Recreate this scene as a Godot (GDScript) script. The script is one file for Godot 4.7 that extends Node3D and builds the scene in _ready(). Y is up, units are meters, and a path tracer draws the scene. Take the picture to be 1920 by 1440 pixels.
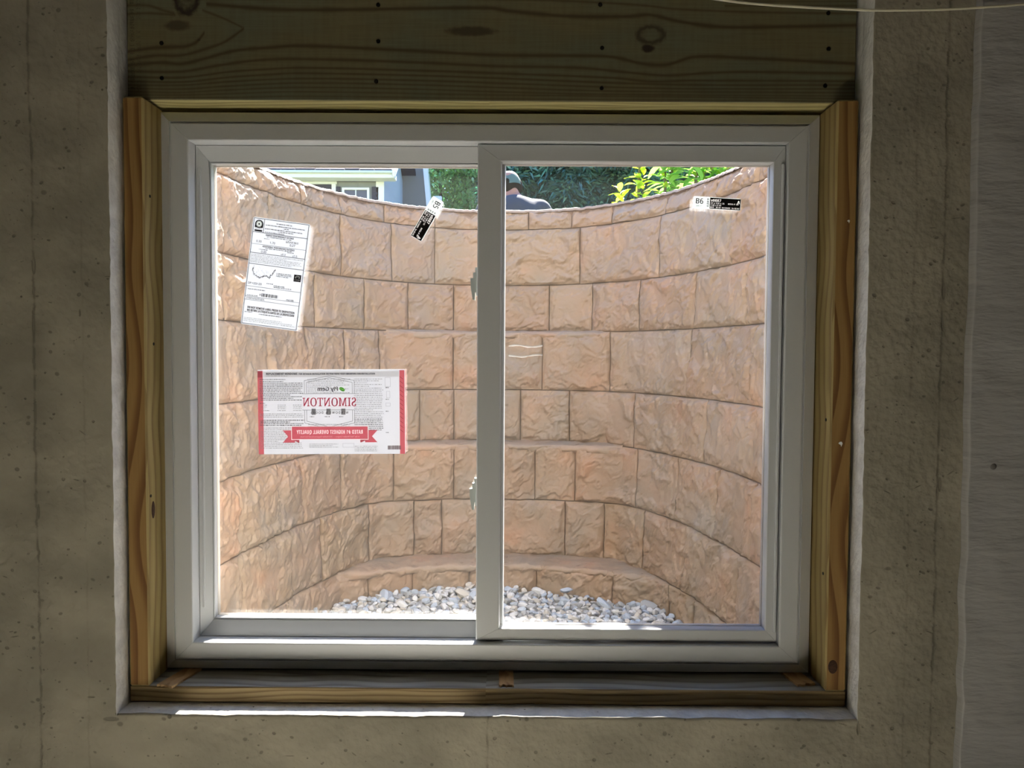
extends Node3D
# A sliding basement window in a concrete wall, seen from inside; outside it a moulded stone-look window well, a yard, a shed, trees and a kneeling man.
# Metres, y up. The middle of the window frame's room face is the origin; the room lies towards +z, the yard towards -z.

const GRADE := 0.48
const FLOOR := -1.25
const CEILING := 1.0
const WALL := 0.10
const WALL_OUT := -0.155
const CZ := -0.35
const STEPS := [[-0.55, -0.868, 0.62], [-0.20, -0.97, 0.46], [0.15, -1.04, 0.68]]   # tread height, riser at the middle, how much it curves
const RIM := 0.545

var M := {}
var rng := RandomNumberGenerator.new()
var taken := {}
var n_big := FastNoiseLite.new()
var n_warp := FastNoiseLite.new()
var n_fine := FastNoiseLite.new()


func _ready():
	rng.seed = 7
	# ---------------- camera
	var cam := Camera3D.new()
	cam.name = "camera"
	cam.fov = rad_to_deg(2.0 * atan(720.0 / 1442.0))
	cam.near = 0.05
	cam.far = 200.0
	cam.rotation_order = EULER_ORDER_YXZ
	cam.position = Vector3(0.04934, 0.07742, 1.42412)
	cam.rotation = Vector3(-0.03813, 0.00361, 0.00593)
	add_child(cam)
	cam.current = true
	# ---------------- sky, sun, exposure
	var sm := ProceduralSkyMaterial.new()
	sm.sky_top_color = Color(0.42, 0.60, 0.88)
	sm.sky_horizon_color = Color(0.86, 0.91, 0.97)
	sm.sky_curve = 0.12
	sm.ground_bottom_color = Color(0.30, 0.30, 0.24)
	sm.ground_horizon_color = Color(0.60, 0.62, 0.58)
	sm.energy_multiplier = 2.1
	var sky := Sky.new()
	sky.sky_material = sm
	var env := Environment.new()
	env.background_mode = Environment.BG_SKY
	env.sky = sky
	env.tonemap_mode = Environment.TONE_MAPPER_LINEAR
	env.tonemap_exposure = 2.1
	env.sdfgi_enabled = true
	env.ssao_enabled = true
	env.ssil_enabled = true
	var we := WorldEnvironment.new()
	we.name = "world_environment"
	we.environment = env
	add_child(we)
	var sun := DirectionalLight3D.new()
	sun.name = "sun"
	sun.light_color = Color(1.0, 0.975, 0.94)
	sun.light_energy = 9.0
	sun.light_angular_distance = 0.6
	sun.shadow_enabled = true
	sun.sky_mode = DirectionalLight3D.SKY_MODE_LIGHT_ONLY
	add_child(sun)
	sun.look_at_from_position(Vector3.ZERO, Vector3(-0.12, -1.12, 1.0))
	# ---------------- noises and materials
	setup_noise()
	make_materials()
	# ---------------- the setting, then the things
	build_room()
	build_boards()
	build_window()
	build_stickers()
	build_small_things()
	build_well()
	build_gravel()
	build_yard()
	build_shed()
	build_trees()
	build_shrub()
	build_person()


# =====================================================================  helpers
func numbered(called: String) -> String:
	taken[called] = taken.get(called, -1) + 1
	return called if taken[called] == 0 else "%s_%03d" % [called, taken[called]]


func tag(o: Node, label: String, category: String, group := "") -> Node:
	o.set_meta("label", label)
	o.set_meta("category", category)
	if group:
		o.set_meta("group", group)
	return o


func thing(called: String, label: String, category: String, at := Vector3.ZERO, group := "") -> Node3D:
	var o := Node3D.new()
	o.name = numbered(called)
	o.position = at
	add_child(o)
	tag(o, label, category, group)
	return o


func obj(called: String, mesh: Mesh, mat: Material, parent: Node = self, at := Vector3.ZERO) -> MeshInstance3D:
	var o := MeshInstance3D.new()
	o.name = numbered(called) if parent == self else called
	o.mesh = mesh
	if mat:
		o.material_override = mat
	o.position = at
	parent.add_child(o, true)
	return o


func struct(called: String, mesh: Mesh, mat: Material, label: String) -> MeshInstance3D:
	var o := obj(called, mesh, mat)
	o.set_meta("kind", "structure")
	o.set_meta("label", label)
	return o


func begin() -> SurfaceTool:
	var st := SurfaceTool.new()
	st.begin(Mesh.PRIMITIVE_TRIANGLES)
	return st


func tri(st: SurfaceTool, a: Vector3, b: Vector3, c: Vector3, n: Vector3, ua := Vector2.ZERO, ub := Vector2.ZERO, uc := Vector2.ZERO):
	st.set_normal(n)
	if (b - a).cross(c - a).dot(n) > 0.0:
		st.set_uv(ua); st.add_vertex(a)
		st.set_uv(uc); st.add_vertex(c)
		st.set_uv(ub); st.add_vertex(b)
	else:
		st.set_uv(ua); st.add_vertex(a)
		st.set_uv(ub); st.add_vertex(b)
		st.set_uv(uc); st.add_vertex(c)


func uv_of(p: Vector3, n: Vector3) -> Vector2:
	var m := n.abs()
	if m.z >= m.x and m.z >= m.y:
		return Vector2(p.x, -p.y)
	if m.y >= m.x:
		return Vector2(p.x, p.z)
	return Vector2(p.z, -p.y)


func quad(st: SurfaceTool, a: Vector3, b: Vector3, c: Vector3, d: Vector3, towards: Vector3):
	var n := (b - a).cross(c - a)
	if n.length_squared() < 1e-16:
		n = (c - a).cross(d - a)
	n = n.normalized()
	if n.dot(towards) < 0.0:
		n = -n
	tri(st, a, b, c, n, uv_of(a, n), uv_of(b, n), uv_of(c, n))
	tri(st, a, c, d, n, uv_of(a, n), uv_of(c, n), uv_of(d, n))


# A box with chamfered edges. only: 0 all, else a bit mask of main faces (+x 1, -x 2, +y 4, -y 8, +z 16, -z 32) and 64 for the chamfers.
func cbox(st: SurfaceTool, lo: Vector3, hi: Vector3, c := 0.002, only := 127, turn := Transform3D()):
	var mid := (lo + hi) / 2.0
	var h := (hi - lo) / 2.0
	c = minf(c, 0.45 * minf(h.x, minf(h.y, h.z)) * 2.0)
	var k := h - Vector3(c, c, c)
	for ax in 3:
		var u := (ax + 1) % 3
		var v := (ax + 2) % 3
		for s in [1.0, -1.0]:
			var n := Vector3.ZERO
			n[ax] = s
			if only & (1 << (ax * 2 + (0 if s > 0 else 1))):
				var q := []
				for e in [[-1, -1], [1, -1], [1, 1], [-1, 1]]:
					var p := Vector3.ZERO
					p[ax] = s * h[ax]
					p[u] = e[0] * k[u]
					p[v] = e[1] * k[v]
					q.append(turn * (mid + p))
				quad(st, q[0], q[1], q[2], q[3], turn.basis * n)
			if only & 64:
				for s2 in [1.0, -1.0]:
					var a := Vector3.ZERO
					var b := Vector3.ZERO
					a[ax] = s * h[ax]; a[u] = s2 * k[u]
					b[ax] = s * k[ax]; b[u] = s2 * h[u]
					var a2 := a; var b2 := b
					a[v] = -k[v]; b[v] = -k[v]; a2[v] = k[v]; b2[v] = k[v]
					quad(st, turn * (mid + a), turn * (mid + b), turn * (mid + b2), turn * (mid + a2), turn.basis * (a + b + a2 + b2))
	if only & 64:
		for sx in [1.0, -1.0]:
			for sy in [1.0, -1.0]:
				for sz in [1.0, -1.0]:
					var n := Vector3(sx, sy, sz)
					var nn := n.normalized()
					tri(st, turn * (mid + Vector3(sx * h.x, sy * k.y, sz * k.z)), turn * (mid + Vector3(sx * k.x, sy * h.y, sz * k.z)), turn * (mid + Vector3(sx * k.x, sy * k.y, sz * h.z)), turn.basis * nn)


func box(lo: Vector3, hi: Vector3, c := 0.002) -> ArrayMesh:
	var st := begin()
	cbox(st, lo, hi, c)
	return st.commit()


# A smooth sheet through a grid of points, row after row. flip turns its face round.
func grid_mesh(pts: PackedVector3Array, nu: int, nv: int, flip := false, uvs := PackedVector2Array(), cols := PackedColorArray()) -> ArrayMesh:
	var nor := PackedVector3Array()
	nor.resize(pts.size())
	var idx := PackedInt32Array()
	for j in nv - 1:
		for i in nu - 1:
			var a := j * nu + i
			var b := a + 1
			var c := a + nu
			var d := c + 1
			var n1 := (pts[b] - pts[a]).cross(pts[c] - pts[a])
			var n2 := (pts[d] - pts[b]).cross(pts[c] - pts[b])
			if flip:
				n1 = -n1; n2 = -n2
				idx.append_array([a, b, c, b, d, c])
			else:
				idx.append_array([a, c, b, b, c, d])
			nor[a] += n1; nor[b] += n1 + n2; nor[c] += n1 + n2; nor[d] += n2
	for i in nor.size():
		nor[i] = nor[i].normalized()
	var arr := []
	arr.resize(Mesh.ARRAY_MAX)
	arr[Mesh.ARRAY_VERTEX] = pts
	arr[Mesh.ARRAY_NORMAL] = nor
	arr[Mesh.ARRAY_INDEX] = idx
	if uvs.size():
		arr[Mesh.ARRAY_TEX_UV] = uvs
	if cols.size():
		arr[Mesh.ARRAY_COLOR] = cols
	var m := ArrayMesh.new()
	m.add_surface_from_arrays(Mesh.PRIMITIVE_TRIANGLES, arr)
	return m


# A round tube along points, closed at both ends.
func tube(path: Array, radii: Array, sides := 10) -> ArrayMesh:
	var pts := PackedVector3Array()
	var n := path.size()
	for k in n + 2:
		var i := clampi(k - 1, 0, n - 1)
		var t: Vector3 = (path[mini(i + 1, n - 1)] - path[maxi(i - 1, 0)]).normalized()
		var s := t.cross(Vector3(0.13, 0.2, 0.97) if absf(t.z) < 0.9 else Vector3.UP).normalized()
		var b := t.cross(s)
		var r: float = radii[i % radii.size()] if k > 0 and k <= n else 0.00001
		for q in sides + 1:
			var a := TAU * q / sides
			pts.append(path[i] + (s * cos(a) + b * sin(a)) * r)
	return grid_mesh(pts, sides + 1, n + 2, true)


# An outline in the xy plane pushed from z0 to z1.
func prism(outline: PackedVector2Array, z0: float, z1: float) -> ArrayMesh:
	var st := begin()
	prism_into(st, outline, z0, z1)
	return st.commit()


func prism_into(st: SurfaceTool, outline: PackedVector2Array, z0: float, z1: float):
	if Geometry2D.is_polygon_clockwise(outline):
		outline.reverse()
	var t := Geometry2D.triangulate_polygon(outline)
	for k in range(0, t.size(), 3):
		for z in [z0, z1]:
			var n := Vector3(0, 0, 1 if z == maxf(z0, z1) else -1)
			var q := []
			for e in 3:
				q.append(Vector3(outline[t[k + e]].x, outline[t[k + e]].y, z))
			tri(st, q[0], q[1], q[2], n, uv_of(q[0], n), uv_of(q[1], n), uv_of(q[2], n))
	for i in outline.size():
		var a := outline[i]
		var b := outline[(i + 1) % outline.size()]
		var e := b - a
		quad(st, Vector3(a.x, a.y, z0), Vector3(b.x, b.y, z0), Vector3(b.x, b.y, z1), Vector3(a.x, a.y, z1), Vector3(e.y, -e.x, 0))


# Four mitred bars round a rectangle. profile: (share of the side's width from the outside in, z), a closed outline; widths: left, right, top, bottom.
func mitre_frame(lo: Vector2, hi: Vector2, widths: Array, profile: Array, mat: Material, parent: Node, names: Array, gap := 0.00025):
	var area := 0.0
	for i in profile.size():
		area += profile[i].cross(profile[(i + 1) % profile.size()])
	for side in 4:
		var st := begin()
		var ends := [[], []]
		for e in 2:
			for p in profile:
				var x0: float = lo.x + p.x * widths[0]
				var x1: float = hi.x - p.x * widths[1]
				var y1: float = hi.y - p.x * widths[2]
				var y0: float = lo.y + p.x * widths[3]
				var q: Vector3
				match side:
					0: q = Vector3(x0, y0 + gap if e == 0 else y1 - gap, p.y)
					1: q = Vector3(x1, y0 + gap if e == 0 else y1 - gap, p.y)
					2: q = Vector3(x0 + gap if e == 0 else x1 - gap, y1, p.y)
					3: q = Vector3(x0 + gap if e == 0 else x1 - gap, y0, p.y)
				ends[e].append(q)
		var inward: Vector3 = [Vector3.RIGHT, Vector3.LEFT, Vector3.DOWN, Vector3.UP][side]
		for i in profile.size():
			var j := (i + 1) % profile.size()
			var d: Vector2 = profile[j] - profile[i]
			d.x *= widths[side]
			var n := (inward * d.y - Vector3(0, 0, d.x)) * signf(area)
			quad(st, ends[0][i], ends[0][j], ends[1][j], ends[1][i], n)
		var t := Geometry2D.triangulate_polygon(PackedVector2Array(profile))
		for e in 2:
			var along: Vector3 = (ends[0][0] - ends[1][0]).normalized() * (1.0 if e == 0 else -1.0)
			for k in range(0, t.size(), 3):
				var nn: Vector3 = (ends[e][t[k + 1]] - ends[e][t[k]]).cross(ends[e][t[k + 2]] - ends[e][t[k]]).normalized()
				tri(st, ends[e][t[k]], ends[e][t[k + 1]], ends[e][t[k + 2]], nn if nn.dot(along) > 0 else -nn)
		obj(names[side], st.commit(), mat, parent)


func mat(c: Color, rough := 0.7, more := {}) -> StandardMaterial3D:
	var m := StandardMaterial3D.new()
	m.albedo_color = c
	m.roughness = rough
	for k in more:
		m.set(k, more[k])
	return m


func noise(freq: float, octaves := 3, seed_ := 1, type := FastNoiseLite.TYPE_SIMPLEX_SMOOTH) -> FastNoiseLite:
	var n := FastNoiseLite.new()
	n.noise_type = type
	n.frequency = freq
	n.seed = seed_
	n.fractal_octaves = octaves
	if octaves == 1:
		n.fractal_type = FastNoiseLite.FRACTAL_NONE
	return n


func ramp_tex(n: FastNoiseLite, stops: Array, colors: Array, size := 512) -> NoiseTexture2D:
	var t := NoiseTexture2D.new()
	t.width = size
	t.height = size
	t.seamless = true
	t.noise = n
	if colors.size():
		var g := Gradient.new()
		g.offsets = PackedFloat32Array(stops)
		g.colors = PackedColorArray(colors)
		t.color_ramp = g
	return t


func setup_noise():
	n_big = noise(1.0, 4, 11)
	n_warp = noise(1.0, 2, 12)
	n_fine = noise(1.0, 3, 13)


# =====================================================================  materials
func make_materials():
	M.vinyl = mat(Color(0.79, 0.80, 0.805), 0.36)
	M.vinyl_back = mat(Color(0.85, 0.85, 0.84), 0.4)
	M.spacer = mat(Color(0.62, 0.60, 0.56), 0.4)
	M.glass = mat(Color(1, 1, 1, 0.004), 0.02, {"transparency": BaseMaterial3D.TRANSPARENCY_ALPHA})
	M.dusty_glass = mat(Color(1, 1, 1, 0.010), 0.02, {"transparency": BaseMaterial3D.TRANSPARENCY_ALPHA})
	M.lock = mat(Color(0.74, 0.77, 0.75), 0.45)
	M.black = mat(Color(0.02, 0.02, 0.02), 0.8)
	M.nail = mat(Color(0.10, 0.09, 0.08), 0.5, {"metallic": 0.7})
	M.cable = mat(Color(0.84, 0.82, 0.72), 0.6)
	M.shim = wood_mat("pale", Vector3(3, 3, 1), Color(1.0, 0.90, 0.84))
	M.lint = mat(Color(0.9, 0.9, 0.88), 0.8)
	# concrete: blotches from noise, then pores, seams and stains drawn over it
	var marks := Image.create(2048, 1536, false, Image.FORMAT_RGBA8)
	marks.fill(Color.WHITE)
	var relief := noise(0.045, 4, 5).get_image(2048, 1536)
	relief.convert(Image.FORMAT_RGBA8)
	draw_concrete_marks(marks, relief)
	var c := mat(Color.WHITE, 0.9)
	c.albedo_texture = ramp_tex(noise(0.008, 5, 3), [0.25, 0.5, 0.75], [Color(0.565, 0.545, 0.485), Color(0.605, 0.583, 0.52), Color(0.645, 0.622, 0.555)], 1024)
	c.detail_enabled = true
	c.detail_blend_mode = BaseMaterial3D.BLEND_MODE_MUL
	c.detail_albedo = ImageTexture.create_from_image(marks)
	c.heightmap_enabled = true
	c.heightmap_scale = 0.18
	c.heightmap_texture = ImageTexture.create_from_image(relief)
	c.uv1_scale = Vector3(0.5, 1.0 / 1.5, 1)
	c.uv1_offset = Vector3(0.5, 0.5, 0)
	M.concrete = c
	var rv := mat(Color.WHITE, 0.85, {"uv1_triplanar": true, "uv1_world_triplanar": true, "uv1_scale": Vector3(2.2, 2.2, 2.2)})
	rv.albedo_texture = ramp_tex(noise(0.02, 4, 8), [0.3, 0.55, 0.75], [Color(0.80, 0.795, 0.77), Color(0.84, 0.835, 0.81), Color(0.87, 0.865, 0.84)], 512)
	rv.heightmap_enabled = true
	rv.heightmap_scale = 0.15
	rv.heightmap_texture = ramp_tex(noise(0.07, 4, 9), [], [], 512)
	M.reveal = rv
	M.floor = mat(Color(0.89, 0.88, 0.84), 0.85)
	M.room_wall = mat(Color(0.70, 0.69, 0.66), 0.9)
	M.joist = mat(Color(0.55, 0.52, 0.46), 0.8)
	var sh := mat(Color(0.68, 0.675, 0.665), 0.5)
	sh.heightmap_enabled = true
	sh.heightmap_scale = 0.2
	sh.heightmap_texture = ramp_tex(noise(0.011, 5, 21), [], [], 512)
	sh.uv1_scale = Vector3(1.6, 7.0, 1)
	M.sheet = sh
	# boards
	M.header_front = wood_image_mat(header_image(), Vector3(1.0 / 1.307, 1.0 / 0.184, 1), Vector3(0.650 / 1.307, 0.716 / 0.184, 0), 0.75)
	M.header_under = wood_mat("under", Vector3(0.7, 9.0, 1), Color(1.0, 0.98, 0.86))
	M.stud_front = wood_mat("orange", Vector3(22.0, 1.0 / 1.06, 1), Color(0.90, 0.88, 0.84))
	M.stud_side = wood_mat("pale", Vector3(6.0, 0.95, 1), Color(0.90, 0.87, 0.74))
	M.sill_front = wood_mat("brown", Vector3(1, 1, 1), Color.WHITE, true)
	M.sill_top = wood_mat("grey", Vector3(1, 1, 1), Color.WHITE, true)
	# the well
	var s := mat(Color.WHITE, 0.62, {"uv1_triplanar": true, "uv1_world_triplanar": true, "uv1_scale": Vector3(0.9, 0.9, 0.9), "vertex_color_use_as_albedo": true, "metallic_specular": 0.45})
	s.albedo_texture = ramp_tex(noise(0.010, 4, 31), [0.12, 0.38, 0.55, 0.72, 0.9], [Color(0.55, 0.497, 0.435), Color(0.578, 0.495, 0.408), Color(0.597, 0.504, 0.413), Color(0.617, 0.514, 0.42), Color(0.65, 0.505, 0.395)], 512)
	s.heightmap_enabled = true
	s.heightmap_scale = 0.5
	s.heightmap_texture = ramp_tex(noise(0.035, 5, 33), [], [], 512)
	M.stone = s
	M.shell = mat(Color(0.46, 0.37, 0.30), 0.7)
	var g := mat(Color.WHITE, 0.85, {"vertex_color_use_as_albedo": true})
	M.gravel = g
	M.gravel_blue = mat(Color(0.64, 0.67, 0.70), 0.8)
	M.gravel_cream = mat(Color(0.72, 0.69, 0.64), 0.85)
	M.gravel_grey = mat(Color(0.60, 0.60, 0.59), 0.85)
	M.gravel_white = mat(Color(0.76, 0.755, 0.74), 0.85)
	M.gravel_bed = mat(Color(0.50, 0.49, 0.47), 0.95)


func draw_concrete_marks(im: Image, relief: Image):
	var r := RandomNumberGenerator.new()
	r.seed = 40
	var W := 2048
	var H := 1536
	var patch := noise(0.012, 3, 77)
	# form seams, upright: x in metres, from y to y, strength
	for sm in [[-0.780, -0.75, 0.75, 1.0], [0.781, -0.75, 0.75, 1.0], [0.006, -0.75, -0.557, 0.7], [-0.695, -0.75, 0.75, 0.12], [0.732, -0.75, 0.75, 0.2]]:
		var x0 := int((sm[0] + 1.0) * 1024.0)
		var wob := 0.0
		for y in range(int((0.75 - sm[2]) * 1024.0), int((0.75 - sm[1]) * 1024.0)):
			wob = clampf(wob + r.randf_range(-0.5, 0.5), -2.5, 2.5)
			var k: float = sm[3] * clampf(0.45 + patch.get_noise_2d(x0 * 3.0, y * 1.5) * 1.1, 0.12, 1.0)
			for dx in range(-26, 40):
				var x := x0 + dx + int(wob)
				if x < 0 or x >= W or y < 0 or y >= H:
					continue
				var d := absf(dx)
				var dark := k * (0.62 * exp(-d * d / 3.0) + 0.13 * exp(-d / (16.0 if dx > 0 else 7.0)) * clampf(0.6 + patch.get_noise_2d(x * 1.3, y * 0.4) * 1.4, 0.0, 1.3))
				im.set_pixel(x, y, im.get_pixel(x, y) * (1.0 - clampf(dark, 0.0, 0.8)))
				if d < 3:
					relief.set_pixel(x, y, relief.get_pixel(x, y) * (1.0 - 0.75 * k * exp(-d * d / 3.0)))
	# pores and small voids
	for k in 4200:
		var px := r.randi_range(4, W - 8)
		var py := r.randi_range(4, H - 8)
		if patch.get_noise_2d(px * 0.6, py * 0.6) < -0.28 and k % 3:
			continue
		var big := r.randf()
		var a := 0.7 + 1.6 * big * big * big * 2.0
		var b := a * r.randf_range(0.5, 1.0)
		var turn := r.randf_range(-0.6, 0.6)
		var depth := r.randf_range(0.3, 0.85)
		pit(im, relief, px, py, a, b, turn, depth)
	for k in 130:   # short scratches
		pit(im, relief, r.randi_range(8, W - 8), r.randi_range(8, H - 8), r.randf_range(3, 8), 0.8, r.randf_range(-0.7, 0.7), 0.5)
	for e in [[-0.778, 0.225, 3, 13, 0.9], [0.783, 0.19, 3, 14, 0.9], [0.782, 0.135, 2, 11, 0.8], [0.785, -0.142, 3, 12, 0.85], [-0.777, -0.20, 2, 12, 0.8], [-0.70, 0.145, 1.5, 6, 0.6], [0.09, -0.62, 3, 3, 0.5], [-0.42, -0.60, 4, 3, 0.5], [-0.758, 0.35, 5, 4, 0.35], [0.70, -0.29, 5, 3, 0.4], [-0.656, -0.566, 13, 3.5, 0.75], [-0.640, -0.575, 5, 4, 0.4], [0.6535, -0.572, 2.0, 12, 0.95], [-0.69, -0.527, 6, 1.6, 0.8]]:
		pit(im, relief, int((e[0] + 1.0) * 1024.0), int((0.75 - e[1]) * 1024.0), e[2], e[3], 0.0, e[4])


func pit(im: Image, relief: Image, px: int, py: int, a: float, b: float, turn: float, depth: float):
	var R := int(ceil(maxf(a, b))) + 1
	for y in range(py - R, py + R + 1):
		for x in range(px - R, px + R + 1):
			if x < 0 or y < 0 or x >= im.get_width() or y >= im.get_height():
				continue
			var p := Vector2(x - px, y - py).rotated(turn)
			var d := Vector2(p.x / a, p.y / b).length()
			if d < 1.25:
				var k := depth * clampf(1.25 - d, 0.0, 0.6) / 0.6
				im.set_pixel(x, y, im.get_pixel(x, y) * (1.0 - 0.75 * k))
				relief.set_pixel(x, y, relief.get_pixel(x, y) * (1.0 - k))


func wood_image_mat(im: Image, scale: Vector3, offset: Vector3, rough: float) -> StandardMaterial3D:
	var m := mat(Color.WHITE, rough)
	m.albedo_texture = ImageTexture.create_from_image(im)
	m.uv1_scale = scale
	m.uv1_offset = offset
	return m


var wood_cache := {}

func wood_mat(kind: String, scale: Vector3, tint: Color, lying := false) -> StandardMaterial3D:
	if not wood_cache.has(kind):
		wood_cache[kind] = ImageTexture.create_from_image(grain_image(kind))
	var m := mat(tint, 0.72)
	m.albedo_texture = wood_cache[kind]
	m.uv1_scale = scale
	m.heightmap_enabled = true
	m.heightmap_scale = 0.04
	m.heightmap_texture = wood_cache[kind]
	return m


# Straight-grained or cathedral wood; the grain runs down the image, or along it for brown and grey.
func grain_image(kind: String) -> Image:
	var lying := kind in ["brown", "grey", "under"]
	var W := 1024 if lying else 160
	var H := 128 if lying else 1024
	var im := Image.create(W, H, false, Image.FORMAT_RGB8)
	var warp := noise(0.0018 if kind == "orange" else 0.003, 2, 50 + kind.length() * 7 + kind.unicode_at(0))
	var fib := noise(0.05, 3, 60)
	var light: Color = {"orange": Color(0.66, 0.53, 0.32), "pale": Color(0.72, 0.66, 0.51), "under": Color(0.80, 0.775, 0.63), "brown": Color(0.62, 0.54, 0.38), "grey": Color(0.60, 0.60, 0.57)}[kind]
	var dark: Color = {"orange": Color(0.47, 0.32, 0.14), "pale": Color(0.58, 0.50, 0.36), "under": Color(0.62, 0.58, 0.43), "brown": Color(0.45, 0.36, 0.22), "grey": Color(0.46, 0.45, 0.42)}[kind]
	var rings: float = {"orange": 1.7, "pale": 7.0, "under": 6.0, "brown": 3.0, "grey": 6.0}[kind]
	var sway: float = {"orange": 1.3, "pale": 0.20, "under": 0.3, "brown": 0.5, "grey": 0.35}[kind]
	for y in H:
		for x in W:
			var u := (float(y) / H if lying else float(x) / W)
			var l := (float(x) if lying else float(y))
			var w := warp.get_noise_2d(l, u * 90.0)
			var t := u * rings + w * sway * rings * 0.55
			var f := t - floorf(t)
			var k := smoothstep(0.35, 0.92, f) * (1.0 - smoothstep(0.93, 1.0, f))
			var g := fib.get_noise_2d(l * 0.12, u * 600.0)
			var c := light.lerp(dark, clampf(k * 0.85 + g * 0.22 + 0.05, 0.0, 1.0))
			im.set_pixel(x, y, c)
	return im


func line_y(pts: Array, x: float) -> float:
	for i in pts.size() - 1:
		if x <= pts[i + 1].x or i == pts.size() - 2:
			var a: Vector2 = pts[i]
			var b: Vector2 = pts[i + 1]
			var p: Vector2 = pts[maxi(i - 1, 0)]
			var q: Vector2 = pts[mini(i + 2, pts.size() - 1)]
			var ma := (b.y - p.y) / maxf(b.x - p.x, 1.0)
			var mb := (q.y - a.y) / maxf(q.x - a.x, 1.0)
			var h := b.x - a.x
			var t := clampf((x - a.x) / h, 0.0, 1.0)
			var t2 := t * t
			var t3 := t2 * t
			return (2 * t3 - 3 * t2 + 1) * a.y + (t3 - 2 * t2 + t) * h * ma + (-2 * t3 + 3 * t2) * b.y + (t3 - t2) * h * mb
	return 0.0


func V(a: Array) -> Array:
	var o := []
	for i in range(0, a.size(), 2):
		o.append(Vector2(a[i], a[i + 1]))
	return o


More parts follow.
